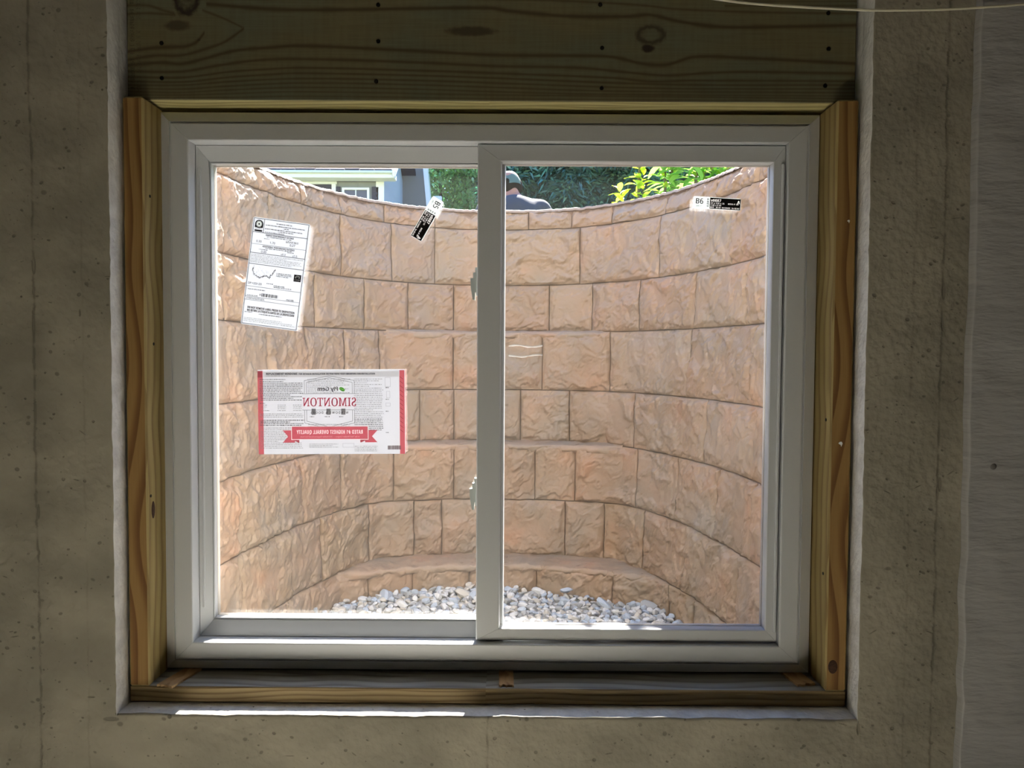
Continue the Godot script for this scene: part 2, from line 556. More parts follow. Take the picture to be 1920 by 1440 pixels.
# The face of the wide treated board over the window: 0.95 mm a pixel, from its left end and top edge.
func header_image() -> Image:
	var W := 1368
	var H := 190
	var im := Image.create(W, H, false, Image.FORMAT_RGB8)
	var tone := noise(0.004, 3, 70)
	var fib := noise(0.06, 3, 71)
	var light := Color(0.43, 0.405, 0.29)
	var green := Color(0.40, 0.405, 0.315)
	var dark := Color(0.25, 0.20, 0.105)
	for y in H:
		for x in W:
			var g := fib.get_noise_2d(x * 0.10, y * 4.0) * 0.5 + fib.get_noise_2d(x * 1.5, y * 0.12 + 900.0) * 0.35
			var c := light.lerp(green, clampf(0.4 + tone.get_noise_2d(x, y * 2.0) * 1.2, 0.0, 1.0))
			im.set_pixel(x, y, c.lerp(dark, clampf(0.05 + 0.30 * g, 0.0, 1.0)))
	var lines := [
		[V([130, 6, 284, 5, 560, 2, 720, 4, 862, 8, 969, 14, 1025, 20, 1166, 25, 1368, 27]), 2.2, 0.6],
		[V([150, 15, 282, 24, 402, 24, 558, 21, 682, 20, 716, 25, 828, 34, 941, 34, 980, 31, 1031, 42, 1109, 52, 1250, 51, 1368, 48]), 3.6, 0.9],
		[V([0, 127, 62, 122, 102, 124, 142, 115, 182, 104, 212, 98, 262, 94, 322, 90, 536, 98, 682, 105, 860, 106, 912, 108, 969, 120, 1014, 121, 1064, 107, 1166, 109, 1368, 118]), 3.4, 0.85],
		[V([0, 138, 102, 138, 162, 128, 242, 117, 322, 114, 536, 119, 682, 125, 852, 128, 942, 136, 1012, 141, 1092, 136, 1162, 134, 1368, 136]), 2.8, 0.75],
		[V([0, 148, 102, 149, 192, 138, 262, 133, 322, 130, 536, 134, 682, 138, 912, 146, 982, 152, 1062, 150, 1368, 150]), 2.2, 0.7],
		[V([0, 156, 102, 157, 192, 148, 262, 143, 322, 140, 536, 143, 682, 147, 912, 155, 1062, 158, 1368, 157]), 2.0, 0.65],
		[V([0, 163, 102, 163, 192, 156, 322, 150, 536, 152, 682, 156, 912, 163, 1062, 165, 1368, 164]), 1.8, 0.6],
		[V([0, 169, 102, 170, 192, 164, 322, 158, 536, 160, 682, 164, 912, 170, 1368, 171]), 1.7, 0.55],
		[V([0, 175, 102, 176, 192, 171, 322, 166, 536, 168, 682, 172, 912, 176, 1368, 177]), 1.6, 0.5],
		[V([0, 181, 102, 181, 192, 178, 322, 174, 682, 178, 1368, 182]), 1.5, 0.45],
		[V([0, 187, 192, 185, 322, 182, 682, 185, 1368, 187]), 1.4, 0.4],
		[V([0, 102, 50, 95, 92, 93, 110, 92, 130, 84, 146, 66]), 3.6, 0.85],
		[V([0, 117, 52, 109, 92, 109, 114, 106, 142, 98, 182, 84, 214, 63, 220, 58]), 3.0, 0.75],
		[V([142, 26, 182, 41, 217, 57]), 2.2, 0.6],
		[V([0, 18, 40, 18, 70, 27, 90, 32]), 2.4, 0.6],
		[V([0, 34, 40, 32, 92, 35]), 2.4, 0.6],
		[V([1120, 14, 1368, 13]), 1.6, 0.5], [V([1120, 6, 1368, 5]), 1.6, 0.5],
	]
	for ln in lines:
		var pts: Array = ln[0]
		for x in range(int(pts[0].x), mini(W, int(pts[-1].x))):
			var yc := line_y(pts, x)
			var wd: float = ln[1] * (1.0 + 0.4 * fib.get_noise_2d(x * 0.3, yc))
			for y in range(maxi(0, int(yc - 8)), mini(H, int(yc + 8))):
				var d := absf(y - yc) / wd
				if d < 2.2:
					im.set_pixel(x, y, im.get_pixel(x, y).lerp(dark, ln[2] * 1.0 * exp(-d * d)))
	# knots, bark pockets: centre, radii, ring width, strength
	for kn in [[112, 4, 23, 31, 0.17, 0.95], [982, 67, 26, 16, 0.22, 0.6], [977, 92, 15, 9, 1.0, 0.95], [645, 62, 58, 11, 1.0, 0.55], [95, 54, 30, 12, 1.0, 0.5], [135, 80, 4, 3, 1.0, 0.4]]:
		for y in range(maxi(0, kn[1] - kn[3] - 4), mini(H, kn[1] + kn[3] + 4)):
			for x in range(maxi(0, kn[0] - kn[2] - 4), mini(W, kn[0] + kn[2] + 4)):
				var d := Vector2((x - kn[0]) / float(kn[2]), (y - kn[1]) / float(kn[3])).length() + 0.12 * fib.get_noise_2d(x * 1.5, y * 1.5)
				var k := 0.0
				if kn[4] >= 1.0:
					k = 1.0 - smoothstep(0.5, 1.0, d)
				else:
					k = exp(-pow((d - 0.9) / kn[4], 2.0)) + (0.45 if d < 0.85 and kn[4] < 0.2 else 0.0) * (0.6 + fib.get_noise_2d(x, y))
				im.set_pixel(x, y, im.get_pixel(x, y).lerp(Color(0.13, 0.085, 0.035), clampf(k * kn[5], 0.0, 1.0)))
	# the worn ink stamp down the board's left end, too faint to read
	var r := RandomNumberGenerator.new()
	r.seed = 3
	for col in 2:
		var y := 6
		while y < 175:
			var run := r.randi_range(2, 4)
			if r.randf() < 0.7:
				for yy in range(y, mini(H, y + run)):
					for x in range(6 + col * 12, 14 + col * 12):
						if r.randf() < 0.55:
							im.set_pixel(x, yy, im.get_pixel(x, yy).lerp(Color(0.12, 0.10, 0.06), 0.4 if col == 0 else 0.22))
			y += run + 1
	return im


# =====================================================================  the room
func build_room():
	var edge := noise(9.0, 3, 91)
	# the two piers beside the opening run from floor to ceiling, the apron lies under it, the beam pocket over it
	var wall := Node3D.new()
	wall.name = "wall_front"
	wall.set_meta("kind", "structure")
	wall.set_meta("label", "poured concrete wall round the window with pores and upright form seams")
	add_child(wall)
	for side in 2:
		var s := -1.0 if side == 0 else 1.0
		var ex := -0.646 if side == 0 else 0.652
		var pts := PackedVector3Array()
		var uvs := PackedVector2Array()
		var rv := PackedVector3Array()
		var ys := [FLOOR]
		var y := -0.70
		while y < 0.80:
			ys.append(y)
			y += 0.012
		ys.append(CEILING)
		for yy in ys:
			var open: bool = yy > -0.558
			var e: float = edge.get_noise_2d(yy, side * 5.0) * 0.002 + edge.get_noise_2d(yy * 6.0, 40.0 + side) * 0.0012 if open else 0.0
			var back: float = edge.get_noise_2d(yy * 1.5, 70.0 + side * 9.0) * 0.002 if open else 0.0
			for q in [[2.6, WALL], [1.4, WALL], [absf(ex) + 0.06, WALL], [absf(ex) + 0.0045 + e, WALL], [absf(ex) + 0.0012 + e, WALL - 0.0012]] if open else [[2.6, WALL], [1.4, WALL], [absf(ex) + 0.06, WALL], [absf(ex) + 0.004, WALL], [absf(ex), WALL]]:
				var p := Vector3(s * q[0], yy, q[1])
				pts.append(p)
				uvs.append(Vector2(p.x, -p.y))
			if yy > -0.60:
				rv.append(Vector3(s * (absf(ex) + 0.0012 + e), yy, WALL - 0.0012))
				rv.append(Vector3(s * (absf(ex) + e * 0.5), yy, WALL - 0.006))
				rv.append(Vector3(s * (absf(ex) + back), yy, 0.078))
				rv.append(Vector3(s * (absf(ex) + back), yy, 0.0585))
				rv.append(Vector3(s * (absf(ex) + 0.010 + back), yy, 0.050))
				rv.append(Vector3(s * (absf(ex) + 0.010), yy, WALL_OUT))
		obj("pier", grid_mesh(pts, 5, ys.size(), side == 1, uvs), M.concrete, wall)
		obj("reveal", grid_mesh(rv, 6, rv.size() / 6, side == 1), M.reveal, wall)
	# apron under the opening
	var ap := PackedVector3Array()
	var au := PackedVector2Array()
	var sl := PackedVector3Array()
	var xs := []
	for i in 110:
		xs.append(lerpf(-0.646, 0.652, i / 109.0))
	for q in 5:
		for x in xs:
			var e: float = edge.get_noise_2d(x, 20.0) * 0.0025 + edge.get_noise_2d(x * 7.0, 60.0) * 0.0009
			var p := Vector3(x, [FLOOR, -0.75, -0.562 + e, -0.5585 + e, -0.557 + e][q], [WALL, WALL, WALL, WALL - 0.0008, WALL - 0.003][q])
			ap.append(p)
			au.append(Vector2(p.x, -p.y))
	obj("apron", grid_mesh(ap, xs.size(), 5, false, au), M.concrete, wall)
	for q in 4:
		for x in xs:
			var e: float = edge.get_noise_2d(x, 20.0) * 0.0025 + edge.get_noise_2d(x * 7.0, 60.0) * 0.0009
			sl.append(Vector3(x, -0.557 + (e if q == 0 else edge.get_noise_2d(x * 2.0, q * 3.0) * 0.001), [WALL - 0.003, 0.08, 0.03, WALL_OUT][q]))
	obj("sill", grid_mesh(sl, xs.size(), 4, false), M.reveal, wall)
	# the wall's outside face and what closes it above the header
	obj("outer_face", box(Vector3(-2.6, FLOOR, WALL_OUT - 0.02), Vector3(-0.66, CEILING, WALL_OUT), 0.001), M.room_wall, wall)
	obj("outer_face", box(Vector3(0.666, FLOOR, WALL_OUT - 0.02), Vector3(2.6, CEILING, WALL_OUT), 0.001), M.room_wall, wall)
	obj("outer_face", box(Vector3(-0.66, FLOOR, WALL_OUT - 0.02), Vector3(0.666, -0.56, WALL_OUT), 0.001), M.room_wall, wall)
	obj("beam_pocket", box(Vector3(-0.66, 0.72, WALL_OUT - 0.02), Vector3(0.666, CEILING, WALL - 0.002), 0.001), M.room_wall, wall)
	struct("floor", box(Vector3(-2.6, FLOOR - 0.1, -0.17), Vector3(2.6, FLOOR, 3.4), 0.001), M.floor, "bare concrete basement floor")
	struct("ceiling", box(Vector3(-2.7, CEILING, -0.20), Vector3(2.7, CEILING + 0.1, 3.5), 0.001), M.joist, "bare wooden underside of the floor above")
	struct("wall_left", box(Vector3(-2.7, FLOOR - 0.1, -0.17), Vector3(-2.6, CEILING, 3.5), 0.001), M.room_wall, "plain concrete wall on the window's left side")
	struct("wall_right", box(Vector3(2.6, FLOOR - 0.1, -0.17), Vector3(2.7, CEILING, 3.5), 0.001), M.room_wall, "plain concrete wall on the window's right side")
	struct("wall_back", box(Vector3(-2.6, FLOOR - 0.1, 3.4), Vector3(2.6, CEILING, 3.5), 0.001), M.room_wall, "plain concrete wall opposite the window")


func build_boards():
	# header: two-by-eight over the window
	var h := thing("header_board", "wide dark green-brown treated board with knots lying across the top of the window", "board", Vector3(0, 0.532, 0))
	var st := begin()
	cbox(st, Vector3(-0.650, 0, -0.082), Vector3(0.656, 0.184, 0.025), 0.0015, 16 + 64 + 1 + 2 + 4 + 32)
	var m := st.commit()
	m.surface_set_material(0, M.header_front)
	st = begin()
	cbox(st, Vector3(-0.650, 0, -0.082), Vector3(0.656, 0.184, 0.025), 0.0015, 8)
	st.set_material(M.header_under)
	st.commit(m)
	# its own front texture is laid out from the world origin
	var hm: StandardMaterial3D = M.header_front
	hm.uv1_offset = Vector3(0.650 / 1.307, 1.0, 0)
	obj("board", m, null, h)
	for p in [[-0.588, 0.632], [-0.588, 0.570], [-0.199, 0.637], [-0.203, 0.566], [-0.199, 0.701], [0.202, 0.627], [0.202, 0.556], [0.198, 0.703], [0.607, 0.627], [0.602, 0.562], [0.605, 0.690]]:
		var nh := CylinderMesh.new()
		nh.top_radius = 0.0034; nh.bottom_radius = 0.0040; nh.height = 0.0016; nh.radial_segments = 12; nh.rings = 1
		var o := obj("nail_head", nh, M.nail, h, Vector3(p[0], p[1] - 0.532, 0.0255))
		o.rotation.x = PI / 2
	# jamb boards left and right
	for side in 2:
		var s := -1.0 if side == 0 else 1.0
		var x0 := 0.6085 if side == 0 else 0.6125
		var x1 := 0.6455 if side == 0 else 0.6510
		var b := thing("jamb_board", "orange-brown upright board with arched grain and pale inner edge left of the window" if side == 0 else "orange-brown upright board with a dark knot near its foot right of the window", "board", Vector3(s * x0, -0.527, 0.055), "upright jamb boards")
		var ht := 1.055
		var wd := x1 - x0
		st = begin()
		var lo := Vector3(0 if s > 0 else -wd, 0, -0.137)
		var hi := Vector3(wd if s > 0 else 0.0, ht, 0)
		cbox(st, lo, hi, 0.003, 16 + 4 + 8 + 32 + (1 if s > 0 else 2))
		m = st.commit()
		m.surface_set_material(0, M.stud_front)
		st = begin()
		cbox(st, lo, hi, 0.003, 64 + (2 if s > 0 else 1))
		st.set_material(M.stud_side)
		st.commit(m)
		obj("board", m, null, b)
		var holes := [[0.885, -0.022], [0.345, -0.012], [0.62, -0.03]] if side == 0 else [[0.49, -0.02], [0.21, -0.018]]
		for q in holes:
			var nh := CylinderMesh.new()
			nh.top_radius = 0.0028; nh.bottom_radius = 0.0028; nh.height = 0.0008; nh.radial_segments = 12; nh.rings = 1
			var o := obj("nail_head", nh, M.nail, b, Vector3(-s * 0.0003, q[0], q[1]))
			o.rotation.z = PI / 2
		# a knot is harder wood that stands a hair proud
		var kn := SphereMesh.new()
		kn.radius = 1.0; kn.height = 2.0; kn.radial_segments = 18; kn.rings = 9
		var k := obj("knot", kn, wood_mat("brown", Vector3(1, 2, 1), Color(0.42, 0.28, 0.18)), b)
		k.scale = Vector3(0.0012, 0.016, 0.0065) if side == 0 else Vector3(0.0085, 0.0125, 0.0012)
		k.position = Vector3(0, 0.318, -0.021) if side == 0 else Vector3(0.0135, 0.045, 0)
	# sill board under the window
	var sb := thing("sill_board", "brown weathered board lying under the window on the concrete sill", "board", Vector3(0, -0.5555, 0))
	st = begin()
	cbox(st, Vector3(-0.645, 0, -0.082), Vector3(0.651, 0.0285, 0.055), 0.002, 16 + 64 + 1 + 2 + 8 + 32)
	m = st.commit()
	m.surface_set_material(0, M.sill_front)
	st = begin()
	cbox(st, Vector3(-0.645, 0, -0.082), Vector3(0.651, 0.0285, 0.055), 0.002, 4)
	st.set_material(M.sill_top)
	st.commit(m)
	M.sill_front.uv1_scale = Vector3(0.75, 1.0 / 0.03, 1)
	M.sill_top.uv1_scale = Vector3(0.75, 1.0 / 0.14, 1)
	obj("board", m, null, sb)


# =====================================================================  the window
func build_window():
	var w := Node3D.new()
	w.name = "window_1"
	w.set_meta("kind", "structure")
	w.set_meta("label", "white vinyl sliding window with two panes set in wooden boards")
	add_child(w)
	var fr := Node3D.new(); fr.name = "frame"; w.add_child(fr)
	var prof := [Vector2(0, -0.083), Vector2(0, -0.0165), Vector2(0.02, -0.0150), Vector2(0.36, -0.0030), Vector2(0.37, -0.0062), Vector2(0.425, -0.0062), Vector2(0.44, -0.0005), Vector2(0.46, 0.0), Vector2(0.955, 0.0035), Vector2(0.985, 0.0030), Vector2(1.0, 0.0010), Vector2(1.0, -0.083)]
	mitre_frame(Vector2(-0.61, -0.5225), Vector2(0.61, 0.5225), [0.059, 0.064, 0.0565, 0.0575], prof, M.vinyl, fr, ["jamb", "jamb", "head", "sill"])
	# unseen fin added over the boards outside to stop daylight in the gap
	var fin := [Vector2(-1, -0.0835), Vector2(1, -0.0835), Vector2(1, -0.0865), Vector2(-1, -0.0865)]
	mitre_frame(Vector2(-0.61, -0.5225), Vector2(0.61, 0.5225), [0.03, 0.03, 0.03, 0.03], fin, M.vinyl_back, fr, ["light_stop_fin", "light_stop_fin", "light_stop_fin", "light_stop_fin"], 0.0)
	# fixed light on the left
	var fx := Node3D.new(); fx.name = "fixed_sash"; w.add_child(fx)
	var sp := [Vector2(0.0, -0.067), Vector2(0.0, -0.0300), Vector2(0.03, -0.0275), Vector2(0.86, -0.0400), Vector2(0.89, -0.0425), Vector2(0.92, -0.0425), Vector2(0.94, -0.0405), Vector2(0.985, -0.0415), Vector2(1.0, -0.0440), Vector2(1.0, -0.067)]
	mitre_frame(Vector2(-0.5508, -0.4648), Vector2(0.030, 0.4658), [0.0243, 0.0405, 0.0321, 0.0321], sp, M.vinyl, fx, ["stile", "stile", "rail", "rail"])
	obj("screen_channel", box(Vector3(-0.5455, -0.41, -0.0345), Vector3(-0.541, 0.425, -0.0285), 0.001), M.vinyl, fx)
	obj("pane", box(Vector3(-0.530, -0.436, -0.054), Vector3(-0.010, 0.437, -0.051), 0.0002), M.dusty_glass, fx)
	obj("outer_pane", box(Vector3(-0.530, -0.436, -0.066), Vector3(-0.010, 0.437, -0.063), 0.0002), M.glass, fx)
	spacer(fx, Vector2(-0.530, -0.436), Vector2(-0.010, 0.437), -0.0628, -0.0542)
	# sliding sash on the right, nearer the room
	var sl := Node3D.new(); sl.name = "sliding_sash"; w.add_child(sl)
	var sp2 := [Vector2(0.0, -0.0410), Vector2(0.0, -0.0105), Vector2(0.03, -0.0085), Vector2(0.06, -0.008), Vector2(0.91, -0.008), Vector2(0.95, -0.0085), Vector2(0.985, -0.0105), Vector2(1.0, -0.0135), Vector2(1.0, -0.0410)]
	mitre_frame(Vector2(-0.0215, -0.4615), Vector2(0.5455, 0.4648), [0.0452, 0.0225, 0.0321, 0.0232], sp2, M.vinyl, sl, ["stile", "stile", "rail", "rail"])
	obj("pull_rail", box(Vector3(0.5370, -0.4420, -0.0085), Vector3(0.5425, 0.4310, -0.0010), 0.0018), M.vinyl, sl)
	obj("pane", box(Vector3(0.020, -0.4415, -0.028), Vector3(0.5265, 0.436, -0.025), 0.0002), M.glass, sl)
	obj("outer_pane", box(Vector3(0.020, -0.4415, -0.040), Vector3(0.5265, 0.436, -0.037), 0.0002), M.glass, sl)
	spacer(sl, Vector2(0.020, -0.4415), Vector2(0.5265, 0.436), -0.0368, -0.0282)
	# stepped catches that show past the meeting stile
	for y in [0.2425, -0.160]:
		var a := PackedVector2Array()
		for q in V([0, 0, -4.5, 0, -4.5, -9.5, -8.5, -9.5, -8.5, -20.0, -13.5, -20.5, -13.0, -38, -11.0, -50, -9.2, -60.5, -5.0, -61, -5.0, -47.0, -3.0, -46.0, -3.0, -53.0, 0, -53.0]):
			a.append(q * 0.001)
		var st := begin()
		prism_into(st, a, -0.010, 0.0)
		var o := obj("sash_catch", st.commit(), M.lock, w, Vector3(-0.0225, y, -0.0425))
		o.set_meta("label", "grey stepped plastic catch beside the meeting stile")


func spacer(parent: Node, lo: Vector2, hi: Vector2, z0: float, z1: float):
	# the bar between the two panes of a sealed unit, along all four edges
	mitre_frame(lo, hi, [0.0045, 0.0045, 0.0040, 0.0040], [Vector2(0, z0), Vector2(0, z1), Vector2(1, z1), Vector2(1, z0)], M.spacer, parent, ["spacer", "spacer", "spacer", "spacer"], 0.0)


# =====================================================================  stickers
var glyphs := {}
var sans: RID
var serif: RID

func font_rid(names: String, weight := 400) -> RID:
	var f := SystemFont.new()
	f.font_names = PackedStringArray([names])
	f.font_weight = weight
	keep_fonts.append(f)
	return f.get_rids()[0]

var keep_fonts := []

# Print a line of text into an image; at is the left end of the base line.
func print_text(im: Image, font: RID, px: int, text: String, at: Vector2, ink: Color, narrow := 1.0, bold := 0) -> float:
	var ts := TextServerManager.get_primary_interface()
	var x := at.x
	var size := Vector2i(px, 0)
	for i in text.length():
		var g := ts.font_get_glyph_index(font, px, text.unicode_at(i), 0)
		ts.font_render_glyph(font, size, g)
		var page := ts.font_get_glyph_texture_idx(font, size, g)
		var r := ts.font_get_glyph_uv_rect(font, size, g)
		var off := ts.font_get_glyph_offset(font, size, g)
		if page >= 0 and r.size.x > 0:
			var key := [font, px, page, g]
			if not glyphs.has(key):
				glyphs[key] = ts.font_get_texture_image(font, size, page)
			var at_: Image = glyphs[key]
			for yy in int(r.size.y):
				for xx in int(ceil(r.size.x * narrow)):
					var a: float = at_.get_pixel(int(r.position.x + mini(int(xx / narrow), int(r.size.x) - 1)), int(r.position.y) + yy).a
					if a > 0.02:
						for b in bold + 1:
							var tx := int(x + off.x * narrow) + xx + b
							var ty := int(at.y + off.y) + yy
							if tx >= 0 and ty >= 0 and tx < im.get_width() and ty < im.get_height():
								var under := im.get_pixel(tx, ty)
								var o := under.lerp(ink, a)
								o.a = maxf(under.a, a * ink.a)
								if under.a < 0.01:
									o = Color(ink, a * ink.a)
								im.set_pixel(tx, ty, o)
		x += ts.font_get_glyph_advance(font, px, g).x * narrow + bold
	return x


func text_width(font: RID, px: int, text: String, narrow := 1.0, bold := 0) -> float:
	var ts := TextServerManager.get_primary_interface()
	var w := 0.0
	for i in text.length():
		w += ts.font_get_glyph_advance(font, px, ts.font_get_glyph_index(font, px, text.unicode_at(i), 0)).x * narrow + bold
	return w


func centred(im: Image, font: RID, px: int, text: String, x: float, y: float, ink: Color, narrow := 1.0, bold := 0):
	print_text(im, font, px, text, Vector2(x - text_width(font, px, text, narrow, bold) / 2.0, y), ink, narrow, bold)


func line(im: Image, a: Vector2, b: Vector2, w: float, ink: Color):
	var n := int(a.distance_to(b)) + 1
	for i in n + 1:
		var p := a.lerp(b, float(i) / n)
		im.fill_rect(Rect2i(int(p.x - w / 2), int(p.y - w / 2), maxi(1, int(w)), maxi(1, int(w))), ink)


# Rows of print too small to read: runs of dots of word length.
func small_print(im: Image, r: RandomNumberGenerator, area: Rect2i, pitch: int, tall: int, ink: Color, last := 0.7):
	var y := area.position.y
	while y + tall <= area.end.y:
		var end := area.end.x - (r.randi_range(0, int(area.size.x * last)) if r.randf() < 0.25 else r.randi_range(0, int(area.size.x * 0.06)))
		var x := area.position.x
		while x < end:
			var w := r.randi_range(4, 22)
			for q in range(x, mini(x + w, end), 2):
				var hh := tall if r.randf() < 0.5 else tall - 1
				im.fill_rect(Rect2i(q, y + tall - hh, 1 if r.randf() < 0.4 else 2, hh), ink.lerp(Color.WHITE, r.randf_range(0.0, 0.5)))
			x += w + 4
		y += pitch


func sticker(called: String, label: String, category: String, im: Image, centre: Vector3, size: Vector2, turn: float, glow: float, corner := 0.003):
	# rounded paper or film, a fraction of a millimetre thick, printed side to the room
	var o := PackedVector2Array()
	var h := size / 2.0
	for q in [[1, 1, 0.0], [-1, 1, PI / 2], [-1, -1, PI], [1, -1, PI * 1.5]]:
		for k in 5:
			o.append(Vector2(q[0] * (h.x - corner), q[1] * (h.y - corner)) + Vector2.from_angle(q[2] + k * PI / 8) * corner)
	var m := mat(Color.WHITE, 0.55)
	m.albedo_texture = ImageTexture.create_from_image(im)
	m.uv1_scale = Vector3(1.0 / size.x, 1.0 / size.y, 1)
	m.uv1_offset = Vector3(0.5, 0.5, 0)
	m.backlight_enabled = true
	m.backlight = Color(glow, glow, glow).linear_to_srgb()
	var mesh := prism(o, 0.0, 0.0003)
	var s := obj(called, mesh, m, self, centre)
	s.rotation.z = turn
	tag(s, label, category)


func build_stickers():
	sans = font_rid("Droid Sans")
	var sansb := font_rid("Droid Sans", 700)
	serif = font_rid("Droid Serif")
	var r := RandomNumberGenerator.new()
	r.seed = 5
	var ink := Color(0.16, 0.18, 0.24)
	var soft := Color(0.42, 0.44, 0.48)
	# --- tall energy label
	var W := 436
	var H := 816
	var im := Image.create(W, H, false, Image.FORMAT_RGBA8)
	im.fill(Color(0.955, 0.965, 0.985))
	for e in [[8, 8, 428, 8], [8, 8, 8, 808], [428, 8, 428, 808], [8, 808, 428, 808], [88, 8, 88, 112], [8, 112, 428, 112], [8, 268, 428, 268], [8, 352, 428, 352]]:
		line(im, Vector2(e[0], e[1]), Vector2(e[2], e[3]), 3, ink)
	for e in [[8, 200, 428, 200], [8, 522, 428, 522], [8, 600, 428, 600], [8, 626, 428, 626]]:
		line(im, Vector2(e[0], e[1]), Vector2(e[2], e[3]), 2, soft)
	# round seal with a toothed sun in an arch
	for y in range(18, 84):
		for x in range(16, 82):
			var p := Vector2(x - 49, y - 48)
			var inside := p.length() < 31 or (y > 48 and absf(p.x) < 31 and y < 76)
			if inside:
				var tooth := 22.0 + 3.0 * signf(sin(p.angle() * 16.0))
				im.set_pixel(x, y, Color(0.93, 0.95, 0.95) if p.length() < tooth and p.length() > 6.0 else Color(0.14, 0.14, 0.17))
	im.fill_rect(Rect2i(20, 93, 58, 12), Color(0.2, 0.2, 0.24))
	small_print(im, r, Rect2i(24, 79, 50, 10), 5, 3, Color(0.7, 0.72, 0.74))
	small_print(im, r, Rect2i(180, 28, 130, 10), 10, 7, soft, 0.1)
	small_print(im, r, Rect2i(100, 46, 310, 10), 12, 7, soft, 0.1)
	small_print(im, r, Rect2i(240, 60, 40, 8), 10, 6, soft, 0.1)
	small_print(im, r, Rect2i(96, 74, 316, 10), 12, 7, soft, 0.1)
	small_print(im, r, Rect2i(200, 87, 120, 8), 10, 6, soft, 0.1)
	small_print(im, r, Rect2i(100, 100, 150, 8), 10, 6, soft, 0.1)
	centred(im, sans, 17, "ENERGY PERFORMANCE RATINGS", 218, 131, ink, 0.85)
	small_print(im, r, Rect2i(120, 136, 200, 8), 9, 6, soft, 0.1)
	print_text(im, sans, 22, "0.30", Vector2(42, 186), soft)
	print_text(im, sans, 22, "1.70", Vector2(146, 186), soft)
	print_text(im, sans, 22, "0.27", Vector2(300, 186), soft)
	small_print(im, r, Rect2i(100, 150, 40, 8), 10, 6, soft, 0.1)
	small_print(im, r, Rect2i(268, 150, 100, 14), 8, 5, soft, 0.1)
	centred(im, sans, 17, "ADDITIONAL PERFORMANCE RATINGS", 218, 218, ink, 0.85)
	small_print(im, r, Rect2i(120, 222, 200, 8), 9, 6, soft, 0.1)
	print_text(im, sans, 22, "0.49", Vector2(88, 262), soft)
	print_text(im, sans, 20, "≤0.3", Vector2(240, 262), soft)
	print_text(im, sans, 20, "≤1.5", Vector2(330, 262), soft)
	small_print(im, r, Rect2i(70, 234, 70, 8), 9, 6, soft, 0.1)
	small_print(im, r, Rect2i(290, 232, 50, 8), 9, 6, soft, 0.1)
	small_print(im, r, Rect2i(16, 278, 404, 70), 11, 5, Color(0.62, 0.64, 0.66), 0.5)
	# outline map, drawn as a wandering coast with faint inner borders
	var coast := [Vector2(46, 370), Vector2(40, 400), Vector2(52, 430), Vector2(80, 440), Vector2(100, 452), Vector2(120, 440), Vector2(136, 430), Vector2(160, 436), Vector2(176, 446), Vector2(180, 424), Vector2(196, 410), Vector2(204, 388), Vector2(212, 376)]
	for i in coast.size() - 1:
		for k in 14:
			var p: Vector2 = coast[i].lerp(coast[i + 1], k / 14.0)
			im.fill_rect(Rect2i(int(p.x) + r.randi_range(-3, 3), int(p.y) + r.randi_range(-6, 4), r.randi_range(2, 5), r.randi_range(2, 4)), soft if r.randf() < 0.6 else Color(0.25, 0.26, 0.3))
	for k in 18:
		var p := Vector2(r.randf_range(50, 200), r.randf_range(366, 440))
		line(im, p, p + Vector2(r.randf_range(-18, 18), r.randf_range(-22, 22)), 1, Color(0.72, 0.74, 0.76))
	small_print(im, r, Rect2i(226, 398, 120, 34), 11, 6, soft, 0.4)
	im.fill_rect(Rect2i(362, 392, 54, 52), Color(0.16, 0.16, 0.19))
	for y in range(398, 420):
		for x in range(368, 410):
			var p := Vector2(x - 388, (y - 412) * 1.3)
			if absf(p.length() - 15.0) < 2.0 or absf(p.x * 0.4 + p.y + 6.0) < 1.6:
				im.set_pixel(x, y, Color(0.9, 0.92, 0.92))
	small_print(im, r, Rect2i(366, 426, 46, 14), 7, 4, Color(0.75, 0.76, 0.78), 0.1)
	print_text(im, sans, 21, "DP +20/-20", Vector2(18, 506), soft)
	small_print(im, r, Rect2i(160, 484, 50, 7), 9, 6, soft, 0.1)
	small_print(im, r, Rect2i(216, 494, 140, 22), 11, 7, soft, 0.4)
	small_print(im, r, Rect2i(24, 540, 140, 10), 12, 7, soft, 0.1)
	for k in 26:
		im.fill_rect(Rect2i(132 + k * 5, 566, r.randi_range(1, 4), 24), Color(0.45, 0.47, 0.5))
	print_text(im, sans, 20, "8", Vector2(116, 586), soft)
	small_print(im, r, Rect2i(20, 588, 90, 8), 9, 5, soft, 0.1)
	print_text(im, sans, 18, "156189", Vector2(322, 598), soft)
	small_print(im, r, Rect2i(20, 606, 140, 14), 8, 5, soft, 0.1)
	centred(im, sansb, 21, "DO NOT REMOVE LABEL PRIOR TO INSPECTION", 218, 690, Color(0.22, 0.22, 0.26), 0.78)
	centred(im, sansb, 21, "NO RETIRE LA ETIQUETA ANTES DE LA INSPECCION", 218, 712, Color(0.22, 0.22, 0.26), 0.72)
	small_print(im, r, Rect2i(130, 722, 180, 8), 9, 7, soft, 0.1)
	small_print(im, r, Rect2i(20, 716, 60, 8), 9, 6, soft, 0.1)
	small_print(im, r, Rect2i(18, 760, 400, 36), 12, 6, Color(0.7, 0.72, 0.74), 0.6)
	sticker("energy_label", "tall white printed energy rating sheet stuck tilted on the fixed pane", "label", im, Vector3(-0.4093, 0.2285, -0.0505), Vector2(0.109, 0.2053), -0.128, 0.46)
	# --- wide installation sticker: one print faces the room, the maker's print shows through from behind, mirrored
	W = 1132
	H = 652
	im = Image.create(W, H, false, Image.FORMAT_RGBA8)
	im.fill(Color(0.93, 0.94, 0.96))
	var faint := Color(0.60, 0.61, 0.64)
	var mid := Color(0.40, 0.41, 0.45)
	im.fill_rect(Rect2i(0, 10, 40, H - 10), Color(0.89, 0.60, 0.65))
